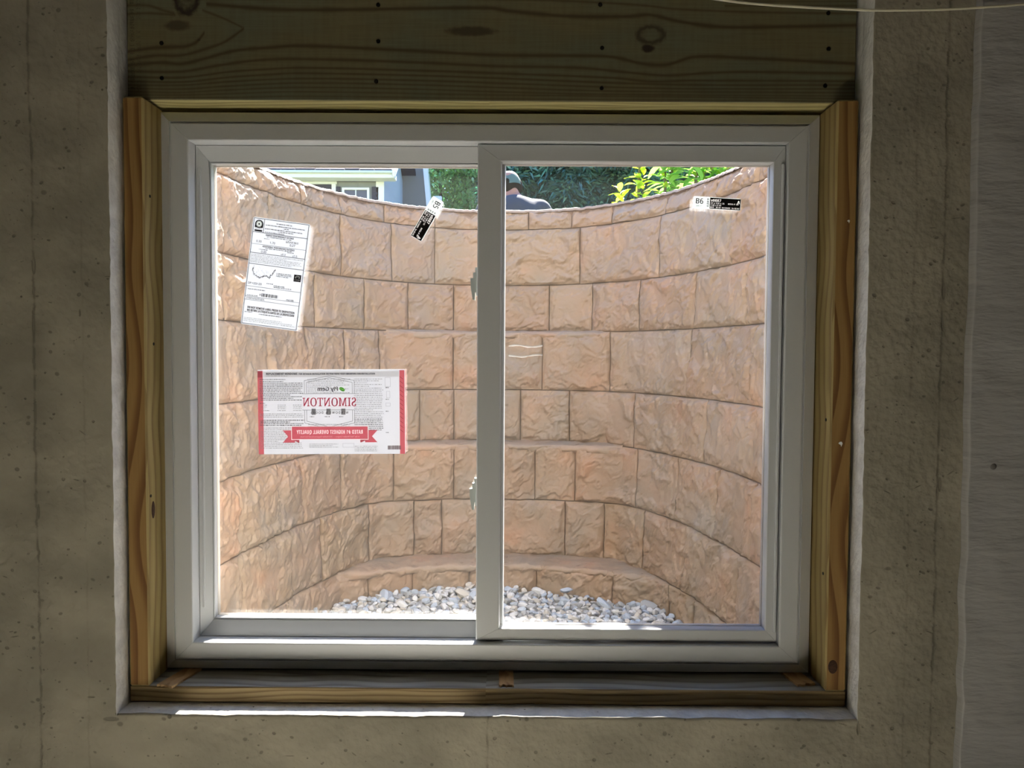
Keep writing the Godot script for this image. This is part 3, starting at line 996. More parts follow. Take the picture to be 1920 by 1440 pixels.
	im.fill_rect(Rect2i(W - 42, 8, 38, H - 8), Color(0.89, 0.60, 0.65))
	im.fill_rect(Rect2i(0, 10, 36, 50), Color(0.78, 0.48, 0.54))
	im.fill_rect(Rect2i(44, 16, W - 90, 42), Color(0.88, 0.885, 0.90))
	print_text(im, sansb, 21, "REPLACEMENT WINDOWS", Vector2(64, 40), mid, 0.95)
	small_print(im, r, Rect2i(64, 46, 170, 7), 8, 5, faint, 0.1)
	print_text(im, sansb, 17, "FOR DETAILED INSTALLATION INSTRUCTIONS VISIT SIMONTON.COM/INSTALLATION", Vector2(316, 40), mid, 0.86)
	small_print(im, r, Rect2i(14, 72, 200, 8), 10, 6, mid, 0.1)
	small_print(im, r, Rect2i(14, 88, 336, 150), 13, 6, mid, 0.5)
	small_print(im, r, Rect2i(14, 256, 40, 8), 10, 6, mid, 0.1)
	for c in [24, 150, 270]:
		small_print(im, r, Rect2i(c, 270, 66, 50), 14, 5, faint, 0.6)
	small_print(im, r, Rect2i(14, 338, 336, 38), 12, 5, faint, 0.5)
	small_print(im, r, Rect2i(14, 386, 350, 52), 13, 7, mid, 0.4)
	small_print(im, r, Rect2i(14, 446, 330, 170), 13, 5, faint, 0.6)
	small_print(im, r, Rect2i(384, 72, 330, 110), 15, 5, faint, 0.6)
	small_print(im, r, Rect2i(384, 420, 330, 62), 14, 5, faint, 0.5)
	small_print(im, r, Rect2i(390, 572, 230, 30), 12, 5, faint, 0.4)
	small_print(im, r, Rect2i(740, 72, 226, 300), 14, 5, faint, 0.6)
	small_print(im, r, Rect2i(740, 380, 226, 100), 14, 6, mid, 0.6)
	small_print(im, r, Rect2i(740, 590, 180, 50), 12, 5, faint, 0.4)
	for e in [[980, 64, 40, 70], [990, 170, 26, 50], [984, 260, 34, 24], [650, 570, 86, 30]]:
		for q in [[0, 0, 1, 0], [0, 1, 1, 1], [0, 0, 0, 1], [1, 0, 1, 1]]:
			line(im, Vector2(e[0] + q[0] * e[2], e[1] + q[1] * e[3]), Vector2(e[0] + q[2] * e[2], e[1] + q[3] * e[3]), 1, faint)
	for y in [138, 228, 320, 484]:
		small_print(im, r, Rect2i(982, y, 26, 7), 9, 6, mid, 0.1)
	for y in range(56, 480, 34):   # slanted ticks on the right red band
		line(im, Vector2(W - 40, y), Vector2(W - 16, y + 20), 2, Color(0.62, 0.24, 0.30))
	for k in 34:
		im.fill_rect(Rect2i(W - 136 + k * 3, 588, r.randi_range(1, 2), 30), Color(0.45, 0.38, 0.42))
	for c in [412, 526, 640]:   # the figure boxes of the instructions
		im.fill_rect(Rect2i(c, 302, 32, 46), Color(0.66, 0.665, 0.69))
		small_print(im, r, Rect2i(c - 16, 360, 40, 8), 9, 6, mid, 0.1)
	# maker's print, drawn the right way round and then mirrored
	var back := Image.create(W, H, false, Image.FORMAT_RGBA8)
	back.fill(Color(1, 1, 1, 0))
	var grey := Color(0.52, 0.53, 0.56)
	var cx := W - 550.0   # its middle before mirroring
	for k in [0.0, 1.0]:
		var a: float = 176.0 + k * 16.0
		for e in [[-a, 100 - k * 14, 0, 64 - k * 14], [0, 64 - k * 14, a, 100 - k * 14], [-a, 398 + k * 14, 0, 442 + k * 14], [0, 442 + k * 14, a, 398 + k * 14], [-a, 100 - k * 14, -a, 186], [a, 100 - k * 14, a, 186], [-a, 314, -a, 398 + k * 14], [a, 314, a, 398 + k * 14]]:
			line(back, Vector2(cx + e[0], e[1]), Vector2(cx + e[2], e[3]), 2, grey)
	line(back, Vector2(cx - 208, 186), Vector2(cx + 208, 186), 2, grey)
	line(back, Vector2(cx - 208, 312), Vector2(cx + 208, 312), 2, grey)
	print_text(back, sans, 42, "Ply Gem", Vector2(cx - 70, 164), Color(0.20, 0.21, 0.24), 1.0, 1)
	for y in range(130, 176):   # leaf beside the name
		for x in range(int(cx - 124), int(cx - 74)):
			var p := (Vector2(x - (cx - 99), y - 152)).rotated(0.5)
			if pow(p.x / 23.0, 2) + pow(p.y / 13.0, 2) < 1.0:
				var vein := absf(p.y - p.x * 0.15) < 1.5
				back.set_pixel(x, y, Color(0.80, 0.92, 0.74) if vein else Color(0.46, 0.74, 0.36))
	centred(back, serif, 90, "SIMONTON", cx, 282, Color(0.78, 0.36, 0.46), 0.83, 1)
	centred(back, sans, 24, "W I N D O W S   &   D O O R S", cx, 340, Color(0.36, 0.37, 0.42), 0.95)
	var red := Color(0.88, 0.58, 0.64)
	var deep := Color(0.82, 0.52, 0.58)
	for y in range(468, 562):   # swallow-tailed ends of the ribbon
		var v := (y - 468) / 94.0
		var notch := 42.0 * (1.0 - absf(v - 0.5) * 2.0)
		back.fill_rect(Rect2i(int(cx - 366 + notch), y, int(70 - notch) + 26, 1), red)
		back.fill_rect(Rect2i(int(cx + 270), y, int(94 - notch), 1), red)
	for k in 26:
		back.fill_rect(Rect2i(int(cx - 294 + k * 2), 536 + k, 60 - k * 2, 1), deep)
		back.fill_rect(Rect2i(int(cx + 236), 536 + k, 60 - k * 2, 1), deep)
	back.fill_rect(Rect2i(int(cx - 298), 436, 596, 106), Color(0.95, 0.95, 0.96))
	back.fill_rect(Rect2i(int(cx - 292), 440, 584, 96), red)
	centred(back, sansb, 42, "RATED #1 HIGHEST OVERALL QUALITY", cx, 496, Color(0.98, 0.96, 0.97), 0.64, 1)
	centred(back, sans, 17, "in the Third Window Category — 2020 Builder Magazine Brand Use Study", cx, 524, Color(0.96, 0.88, 0.9), 0.82)
	back.flip_x()
	im.blend_rect(back, Rect2i(0, 0, W, H), Vector2i.ZERO)
	sticker("installation_sticker", "wide white instruction sticker with red side bands and mirrored red lettering on the fixed pane", "sticker", im, Vector3(-0.3025, -0.0345, -0.0505), Vector2(0.283, 0.163), 0.010, 0.42, 0.0015)
	# --- the two small size labels
	for n in 2:
		W = 712
		H = 176
		im = Image.create(W, H, false, Image.FORMAT_RGBA8)
		im.fill(Color(0.96, 0.975, 0.975))
		im.fill_rect(Rect2i(252, 8, 454, 160), Color(0.085, 0.07, 0.065))
		print_text(im, sans, 108, "B6" if n == 0 else "B5", Vector2(34, 106), Color(0.13, 0.14, 0.16), 0.92, 3)
		print_text(im, sans, 32, "JAN 21", Vector2(48, 150), Color(0.62, 0.66, 0.68), 0.9, 1)
		for k in 4:
			for q in 3:
				im.fill_rect(Rect2i(208 + q * 10, 22 + k * 34, 6, r.randi_range(18, 28)), Color(0.45, 0.47, 0.5))
		var white := Color(0.97, 0.97, 0.97)
		print_text(im, sansb, 56, "v0087", Vector2(262, 66), white, 0.92, 3)
		print_text(im, sansb, 30, "37 x 138 x 35", Vector2(262, 98), white, 0.92, 3)
		print_text(im, sansb, 30, "2 08 x 0 49", Vector2(262, 128), white, 0.85, 3)
		print_text(im, sansb, 30, "HS56-P 20", Vector2(520, 98), white, 0.92, 3)
		print_text(im, sansb, 28, "MAY   04 02  02/20", Vector2(258, 158), white, 0.85, 3)
		print_text(im, sansb, 28, "451  Tu 02:02", Vector2(512, 158), white, 0.85, 3)
		print_text(im, sansb, 66, "A", Vector2(654, 80), white, 0.95, 3)
		if n == 0:
			sticker("size_label", "small white and black size label reading B6 on the sliding pane's upper corner", "label", im, Vector3(0.4245, 0.3617, -0.0247), Vector2(0.0895, 0.0222), -0.056, 0.55)
		else:
			sticker("size_label", "small white and black size label reading B5 stuck steeply tilted on the fixed pane", "label", im, Vector3(-0.1195, 0.335, -0.0505), Vector2(0.0865, 0.0242), -2.092, 0.55)


func build_small_things():
	# cable sagging across the upper right
	var p := []
	for q in V([-0.25, 0.73, -0.05, 0.712, 0.15, 0.692, 0.35, 0.672, 0.43, 0.6625, 0.52, 0.6565, 0.61, 0.6525, 0.65, 0.6515, 0.70, 0.652, 0.77, 0.654, 0.84, 0.6585, 0.90, 0.6640, 1.1, 0.69, 1.4, 0.74]):
		p.append(Vector3(q.x, q.y, 0.124))
	var fine := []
	for i in p.size() - 1:
		for k in 5:
			fine.append(p[i].cubic_interpolate(p[i + 1], p[maxi(i - 1, 0)], p[mini(i + 2, p.size() - 1)], k / 5.0))
	fine.append(p[-1])
	tag(obj("cable", tube(fine, [0.0021], 10), M.cable), "thin pale cable sagging across the top right over board and concrete", "cable")
	# insulation blanket on the right
	var e := noise(4.0, 3, 120)
	var pts := PackedVector3Array()
	var uvs := PackedVector2Array()
	var nx := 60
	var ny := 150
	for j in ny:
		for i in nx:
			var y := lerpf(FLOOR + 0.02, CEILING - 0.02, j / (ny - 1.0))
			var t := i / (nx - 1.0)
			var x := lerpf(0.8225 + e.get_noise_2d(y * 2.0, 3.0) * 0.004, 1.65, t * t)
			var z := WALL + 0.002 + 0.014 * smoothstep(0.0, 0.06, t) + e.get_noise_2d(x * 2.0, y * 3.0) * 0.004 * smoothstep(0.02, 0.2, t)
			if i == 0:
				z = WALL + 0.0005
			pts.append(Vector3(x, y, z))
			uvs.append(Vector2(x, -y))
	var bl := thing("insulation_blanket", "grey-white wrinkled insulation blanket hanging on the concrete at the far right", "insulation")
	obj("facing", grid_mesh(pts, nx, ny, false, uvs), M.sheet, bl)
	var fs := SphereMesh.new()
	fs.radius = 0.006; fs.height = 0.006; fs.radial_segments = 16; fs.rings = 8
	var f := obj("fastener", fs, mat(Color(0.45, 0.44, 0.43), 0.6), bl, Vector3(0.8665, -0.108, WALL + 0.0145))
	f.rotation.x = PI / 2
	# shims under the frame
	var lab := ["broken wooden shim poking out at the window's left foot", "short pale wooden shim poking out under the middle of the window", "thin wooden shim poking out at the window's right foot"]
	var at := [Vector3(-0.580, -0.527, 0.060), Vector3(0.0375, -0.527, 0.048), Vector3(0.588, -0.527, 0.034)]
	var turn := [-0.25, 0.02, 0.18]
	var wide := [0.032, 0.027, 0.036]
	for k in 3:
		var st := begin()
		var r := RandomNumberGenerator.new()
		r.seed = 30 + k
		var front := []
		for i in 9:
			front.append(Vector3(lerpf(-wide[k] / 2, wide[k] / 2, i / 8.0), 0, r.randf_range(-0.004, 0.002)))
		var up := Vector3(0, 0.0042, 0)
		var back := Vector3(0, 0, -0.085)
		for i in 8:
			var a: Vector3 = front[i]
			var b: Vector3 = front[i + 1]
			var a2 := Vector3(a.x, 0, -0.085)
			var b2 := Vector3(b.x, 0, -0.085)
			quad(st, a, b, b + up, a + up, Vector3.BACK)
			quad(st, a + up, b + up, b2 + up * 0.85, a2 + up * 0.85, Vector3.UP)
			quad(st, a, b, b2, a2, Vector3.DOWN)
		quad(st, front[0], front[0] + up, Vector3(-wide[k] / 2, 0, -0.085) + up * 0.85, Vector3(-wide[k] / 2, 0, -0.085), Vector3.LEFT)
		quad(st, front[8], front[8] + up, Vector3(wide[k] / 2, 0, -0.085) + up * 0.85, Vector3(wide[k] / 2, 0, -0.085), Vector3.RIGHT)
		quad(st, Vector3(-wide[k] / 2, 0, -0.085), Vector3(wide[k] / 2, 0, -0.085), Vector3(wide[k] / 2, 0, -0.085) + up * 0.85, Vector3(-wide[k] / 2, 0, -0.085) + up * 0.85, Vector3.FORWARD)
		var o := obj("shim", st.commit(), M.shim, self, at[k])
		o.rotation.y = turn[k]
		tag(o, lab[k], "shim", "shims under the window frame")
	# clear tape left on the sliding pane, and scraps caught on the right jamb board
	var tapem := mat(Color(0.95, 0.95, 0.95, 0.42), 0.32, {"transparency": BaseMaterial3D.TRANSPARENCY_ALPHA})
	for k in 2:
		var tp := PackedVector3Array()
		var r3 := RandomNumberGenerator.new()
		r3.seed = 80 + k
		for i in 30:
			var u := i / 29.0
			var yc := 0.0016 * sin(u * 7.0 + k * 2.0) + (0.002 * u if k else 0.0)
			var w := 0.0011 + 0.0013 * absf(sin(u * 9.0 + k)) * r3.randf_range(0.4, 1.0)
			tp.append(Vector3(u * 0.064, yc - w, 0.0004))
			tp.append(Vector3(u * 0.064, yc, 0.0016 + r3.randf_range(0, 0.0008)))
			tp.append(Vector3(u * 0.064, yc + w, 0.0004))
		tag(obj("tape_scrap", grid_mesh(tp, 3, 30, false), tapem, self, Vector3(0.0375, 0.094 - k * 0.0195, -0.0248)), ["upper of two thin clear tape scraps on the sliding pane", "lower of two thin clear tape scraps on the sliding pane"][k], "tape", "tape scraps on the sliding pane")
	for k in 2:
		var a := PackedVector2Array()
		for q in V([-3, 1, -1, 3.2, 2, 3.5, 3.4, 0.5, 1.5, -4.5, 0.6, -1.5, -1.6, -0.6]):
			a.append(q * (0.0011 if k == 0 else 0.0007))
		tag(obj("paper_scrap", prism(a, 0.0, 0.0012), M.lint, self, [Vector3(0.6305, -0.078, 0.0551), Vector3(0.636, 0.316, 0.0551)][k]), ["torn white scrap stuck on the right jamb board at half height", "tiny white speck of lint high on the right jamb board"][k], "scrap")
	# crumbs on the concrete sill
	var r2 := RandomNumberGenerator.new()
	r2.seed = 61
	for k in 9:
		var m := stone_mesh(400 + k, 1)
		var c := obj("concrete_crumb", m, M.gravel_grey, self, Vector3([-0.60, -0.49, -0.415, -0.36, -0.20, -0.11, 0.07, 0.20, 0.45][k], -0.5555, r2.randf_range(0.066, 0.082)))
		c.scale = Vector3(1, 0.6, 0.8) * r2.randf_range(0.0014, 0.0026)
		tag(c, "tiny crumb of broken concrete lying on the concrete sill", "crumb", "crumbs on the concrete sill")


# =====================================================================  the well
func well_a(y: float) -> float:
	return 0.645 - 0.08 * (RIM - y) / 1.165


func wall_r(phi: float, y: float) -> float:
	var c := absf(cos(phi))
	var s := sin(phi)
	var a := well_a(y)
	var lo := 0.2
	var hi := 1.3
	for k in 22:
		var m := (lo + hi) / 2.0
		var z := minf(CZ - m * s, 0.0)
		if pow(m * c / a, 2.3) + pow(-z / 1.1, 2.3) > 1.0:
			hi = m
		else:
			lo = m
	return lo


func step_r(k: int, phi: float) -> float:
	var c := cos(phi)
	var s := sin(phi)
	if s < 0.05:
		return 9.0
	var A: float = STEPS[k][2] * c * c
	var D: float = STEPS[k][1] - CZ
	return -D / s if A < 1e-6 else (-s + sqrt(s * s - 4.0 * A * D)) / (2.0 * A)


func well_r(phi: float, y: float) -> float:
	var r := wall_r(phi, y)
	for k in 3:
		if y < STEPS[k][0]:
			r = minf(r, step_r(k, phi))
	return r


func well_p(phi: float, y: float, r: float) -> Vector3:
	return Vector3(r * cos(phi), y, CZ - r * sin(phi))


func cleft(u: float, v: float, off: float) -> float:
	var wu := u + n_warp.get_noise_3d(u * 9.0, v * 9.0, off) * 0.045
	var wv := v + n_warp.get_noise_3d(u * 9.0 + 50.0, v * 9.0, off) * 0.035
	var a := n_big.get_noise_3d(wu * 5.5, wv * 8.0, off * 3.0)
	var t := a * 7.0
	var f := floorf(t)
	var q := (f + smoothstep(0.84, 1.0, t - f)) / 7.0
	var b := n_big.get_noise_3d(wu * 17.0 + 30.0, wv * 20.0, off * 5.0)
	t = b * 4.0
	f = floorf(t)
	var q2 := (f + smoothstep(0.8, 1.0, t - f)) / 4.0
	var c := absf(n_big.get_noise_3d(wu * 12.0 + 80.0, wv * 15.0, off * 7.0))
	return maxf(0.004 + q * 0.0115 + a * 0.003 + q2 * 0.0068 - 0.0026 * exp(-c * 30.0) + n_fine.get_noise_3d(u * 75.0, v * 75.0, off) * 0.0013, -0.0015)


func build_well():
	var w := thing("window_well", "tan moulded stone-look window well curving round outside the window with ledges like steps", "window well")
	var rows := [RIM, 0.483, 0.303, 0.15, -0.035, -0.20, -0.375, -0.55, -0.74]
	var joints := [
		[-17, 3, 22.9, 43.3, 60.9, 72.1, 83, 106.5, 120.1, 133.8, 148.6, 166, 184, 197],
		[-17, -4, 13.6, 45, 69.7, 91.1, 106.5, 118.2, 134.1, 162.5, 182.3, 197],
		[-17, 3.9, 29.4, 51.4, 66.1, 77.6, 101.7, 113.6, 126.7, 144.4, 165.3, 184.8, 197],
		[-17, -2.7, 30.3, 60.4, 78.6, 102.3, 122.2, 133.9, 148.8, 166.3, 185, 197],
		[-17, -6.1, 20.3, 52, 71.2, 84.3, 102.1, 111.1, 124.1, 139.3, 162.8, 182.9, 197],
		[-17, -9.2, 11.2, 32.9, 50.4, 68.2, 79.5, 102.9, 119.2, 136.4, 153.6, 165.4, 186.1, 197],
		[-17, -3.9, 27, 46.9, 60.2, 70.8, 92.2, 106.2, 113.9, 126.6, 145.9, 160.2, 187.2, 197],
		[-17, -0.3, 20, 33.7, 52.5, 76.9, 99.3, 117.5, 130.8, 152.1, 165, 179.6, 197]]
	var r := RandomNumberGenerator.new()
	r.seed = 91
	# the backing shell, seen only in the joints
	var sp := PackedVector3Array()
	var nphi := 150
	var ys := []
	for k in rows.size() - 1:
		ys.append_array([rows[k] - 0.0005, rows[k + 1] + 0.0005])
	for y in ys:
		for i in nphi:
			var phi := deg_to_rad(lerpf(-17.0, 197.0, i / (nphi - 1.0)))
			sp.append(well_p(phi, y, well_r(phi, y) + 0.007))
	obj("shell", grid_mesh(sp, nphi, ys.size(), true), M.shell, w)
	for k in joints.size():
		for b in joints[k].size() - 1:
			var p0 := deg_to_rad(joints[k][b])
			var p1 := deg_to_rad(joints[k][b + 1])
			obj("stone_block", block(p0, p1, rows[k + 1], rows[k], r), M.stone, w)
	# ledges on top of the three steps
	for k in 3:
		var top: float = STEPS[k][0]
		var pts := PackedVector3Array()
		var cols := PackedColorArray()
		var good := []
		for i in 260:
			var phi := deg_to_rad(lerpf(10.0, 170.0, i / 259.0))
			var wdt := wall_above(k, phi) - step_r(k, phi)
			if wdt > 0.001:
				good.append([phi, wdt])
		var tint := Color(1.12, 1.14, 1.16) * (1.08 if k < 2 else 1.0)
		for q in 9:
			for e in good:
				var phi: float = e[0]
				var s := smoothstep(0.0, 0.05, e[1])
				var rk := step_r(k, phi)
				var u: float = phi * 0.8
				var nz := n_fine.get_noise_3d(u * 25.0, q * 0.8, k * 7.0) * 0.006 + n_big.get_noise_3d(u * 9.0, q * 0.3, k * 5.0) * 0.008
				var across: float = [0.006, -0.004, -0.009, -0.011, -0.008, -0.002, 0.02, 0.05, 0.0][q]
				var up: float = [-0.025, -0.022, -0.017, -0.010, -0.004, 0.0, 0.002, 0.003, 0.005][q]
				var rr := rk + (across if across > 0.0 else across * s) + (nz * s if q > 0 and q < 6 else 0.0)
				if q >= 6:
					rr = rk + e[1] * [0.35, 0.7, 1.02][q - 6]
				pts.append(well_p(phi, top + up + nz * 0.6, rr))
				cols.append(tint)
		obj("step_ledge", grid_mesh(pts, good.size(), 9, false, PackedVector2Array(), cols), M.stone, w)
	# rolled rim
	var rp := PackedVector3Array()
	var rc := PackedColorArray()
	for q in 7:
		for i in nphi * 2:
			var phi := deg_to_rad(lerpf(-17.0, 197.0, i / (nphi * 2 - 1.0)))
			var nz := n_fine.get_noise_2d(phi * 30.0, 4.0) * 0.003
			rp.append(well_p(phi, RIM + [-0.006, 0.001, 0.003, 0.003, 0.0, -0.03, -0.06][q] + nz, wall_r(phi, RIM) + [-0.002, 0.0, 0.004, 0.04, 0.048, 0.05, 0.05][q]))
			rc.append(Color.WHITE)
	obj("rim", grid_mesh(rp, nphi * 2, 7, false, PackedVector2Array(), rc), M.stone, w)


func wall_above(k: int, phi: float) -> float:
	var r := wall_r(phi, STEPS[k][0] + 0.01)
	for q in range(k + 1, 3):
		r = minf(r, step_r(q, phi))
	return r


func block(p0: float, p1: float, y0: float, y1: float, r: RandomNumberGenerator) -> ArrayMesh:
	var mid := (p0 + p1) / 2.0
	var ym := (y0 + y1) / 2.0
	var arc := well_p(p0, 0, well_r(p0, ym)).distance_to(well_p(mid, 0, well_r(mid, ym))) + well_p(p1, 0, well_r(p1, ym)).distance_to(well_p(mid, 0, well_r(mid, ym)))
	var seen: bool = y0 > -0.6 or true
	var cell := 0.0031
	var nu := clampi(int(arc / cell), 6, 130)
	var nv := clampi(int((y1 - y0) / cell), 6, 60)
	var off := r.randf_range(0.0, 40.0)
	var top_row := y1 > 0.5
	var flare := 0.014
	var amp := r.randf_range(0.5, 1.15) * (1.35 if top_row else 1.0)
	var proud := r.randf_range(0.0, 0.0018)
	var tint := Color(1, 1, 1).lerp(Color(1.05, 0.97, 0.90), r.randf()) * r.randf_range(0.93, 1.04)
	if r.randf() < 0.18:
		tint = tint.lerp(Color(0.93, 0.95, 0.97), 0.7)
	var g := 0.0007
	var pts := PackedVector3Array()
	var cols := PackedColorArray()
	# radius along the top and bottom of the course, then straight between
	var rt := PackedFloat32Array()
	var rb := PackedFloat32Array()
	var us := []
	for i in nu + 3:
		var u := clampf((i - 1.0) / nu, 0.0, 1.0)
		us.append(u)
		var phi := lerpf(p0, p1, u)
		rt.append(well_r(phi, y1 - 0.002))
		rb.append(well_r(phi, y0 + 0.002))
	for j in nv + 3:
		var v := clampf((j - 1.0) / nv, 0.0, 1.0)
		for i in nu + 3:
			var u: float = us[i]
			var du := minf(u, 1.0 - u) * arc
			var dv := minf(v, 1.0 - v) * (y1 - y0)
			var e := minf(du, dv)
			var gu := lerpf(p0, p1, u) * 0.78
			var gv := lerpf(y0, y1, v)
			var rough := n_fine.get_noise_3d(gu * 18.0, gv * 18.0, 3.0) * 0.004
			var open := smoothstep(-0.12, 0.45, n_big.get_noise_3d(gu * 8.0, gv * 8.0, 60.0)) * (1.0 if dv < du else 0.75)
			var soft := smoothstep(0.0, (0.0055 if dv < du else 0.0036) + rough * 0.7, e - g)
			var outer := i == 0 or j == 0 or i == nu + 2 or j == nv + 2
			var lift := -0.014
			if not outer:
				var ragged := clampf(0.5 + 0.75 * n_big.get_noise_3d(gu * 13.0, gv * 13.0, off), 0.0, 1.0)
				var reach := (0.030 if dv < du else 0.016) * ragged * ragged
				var inner := clampf(0.5 + 0.75 * n_big.get_noise_3d(gu * 10.0, gv * 12.0, off + 50.0), 0.0, 1.0)
				lift = amp * cleft(gu, gv, 0.0) + proud * soft
				lift += 0.0042 * smoothstep(0.0, 0.0032, e - reach) + 0.0030 * smoothstep(0.0, 0.0030, e - 0.055 * inner * inner)
				lift = lerpf(lift, minf(lift, 0.0) - (0.0022 if dv < du else 0.0015), (1.0 - soft) * open)
			var phi := lerpf(p0, p1, u) + (g / arc * (p1 - p0)) * (1.0 if u < 0.5 else -1.0) * (1.0 if u == 0.0 or u == 1.0 else 0.0)
			var y := lerpf(y0 + g, y1 - g, v)
			pts.append(well_p(phi, y, lerpf(rb[i], rt[i], v) + (flare * v * v if top_row else 0.0) - lift))
			var rust := clampf(n_warp.get_noise_3d(gu * 4.5, gv * 4.5, 90.0) * 2.2 - 0.35, 0.0, 1.0) * clampf(0.5 + n_fine.get_noise_3d(gu * 30.0, gv * 14.0, 95.0), 0.0, 1.0)
			var pale := clampf(n_warp.get_noise_3d(gu * 3.5, gv * 5.0, 120.0) * 2.0 - 0.4, 0.0, 1.0)
			cols.append(tint.lerp(Color(1.16, 0.83, 0.62), rust * 0.42).lerp(Color(1.0, 1.05, 1.10), pale * 0.5))
	return grid_mesh(pts, nu + 3, nv + 3, false, PackedVector2Array(), cols)


# =====================================================================  gravel
var ico_cache := {}

func ico(level: int) -> Array:
	if ico_cache.has(level):
		return ico_cache[level]
	var t := (1.0 + sqrt(5.0)) / 2.0
	var v := []
	for q in [[-1, t, 0], [1, t, 0], [-1, -t, 0], [1, -t, 0], [0, -1, t], [0, 1, t], [0, -1, -t], [0, 1, -t], [t, 0, -1], [t, 0, 1], [-t, 0, -1], [-t, 0, 1]]:
		v.append(Vector3(q[0], q[1], q[2]).normalized())
	var f := [[0, 11, 5], [0, 5, 1], [0, 1, 7], [0, 7, 10], [0, 10, 11], [1, 5, 9], [5, 11, 4], [11, 10, 2], [10, 7, 6], [7, 1, 8], [3, 9, 4], [3, 4, 2], [3, 2, 6], [3, 6, 8], [3, 8, 9], [4, 9, 5], [2, 4, 11], [6, 2, 10], [8, 6, 7], [9, 8, 1]]
	for k in level:
		var g := []
		var mids := {}
		for q in f:
			var m := []
			for e in 3:
				var a: int = mini(q[e], q[(e + 1) % 3])
				var b: int = maxi(q[e], q[(e + 1) % 3])
				var key := a * 10000 + b
				if not mids.has(key):
					mids[key] = v.size()
					v.append((v[a] + v[b]).normalized())
				m.append(mids[key])
			g.append_array([[q[0], m[0], m[2]], [q[1], m[1], m[0]], [q[2], m[2], m[1]], [m[0], m[1], m[2]]])
		f = g
	ico_cache[level] = [v, f]
	return ico_cache[level]


# A chipped stone about one unit in radius: a ball cut by a handful of planes.
func stone_mesh(seed_: int, level := 2) -> ArrayMesh:
	var r := RandomNumberGenerator.new()
	r.seed = seed_
	var planes := []
	for k in 9:
		planes.append([Vector3(r.randfn(), r.randfn(), r.randfn()).normalized(), r.randf_range(0.38, 0.9)])
	var s := Vector3(r.randf_range(0.95, 1.4), r.randf_range(0.42, 0.8), r.randf_range(0.65, 1.0))
	var g := ico(level)
	var p := []
	for n in g[0]:
		var d := 1.0
		for q in planes:
			var c: float = q[0].dot(n)
			if c > 0.05:
				d = minf(d, q[1] / c)
		p.append(n * d * s)
	var st := begin()
	for q in g[1]:
		var n: Vector3 = (p[q[1]] - p[q[0]]).cross(p[q[2]] - p[q[0]]).normalized()
		if n.dot(p[q[0]] + p[q[1]] + p[q[2]]) < 0:
			n = -n
		tri(st, p[q[0]], p[q[1]], p[q[2]], n)
	return st.commit()


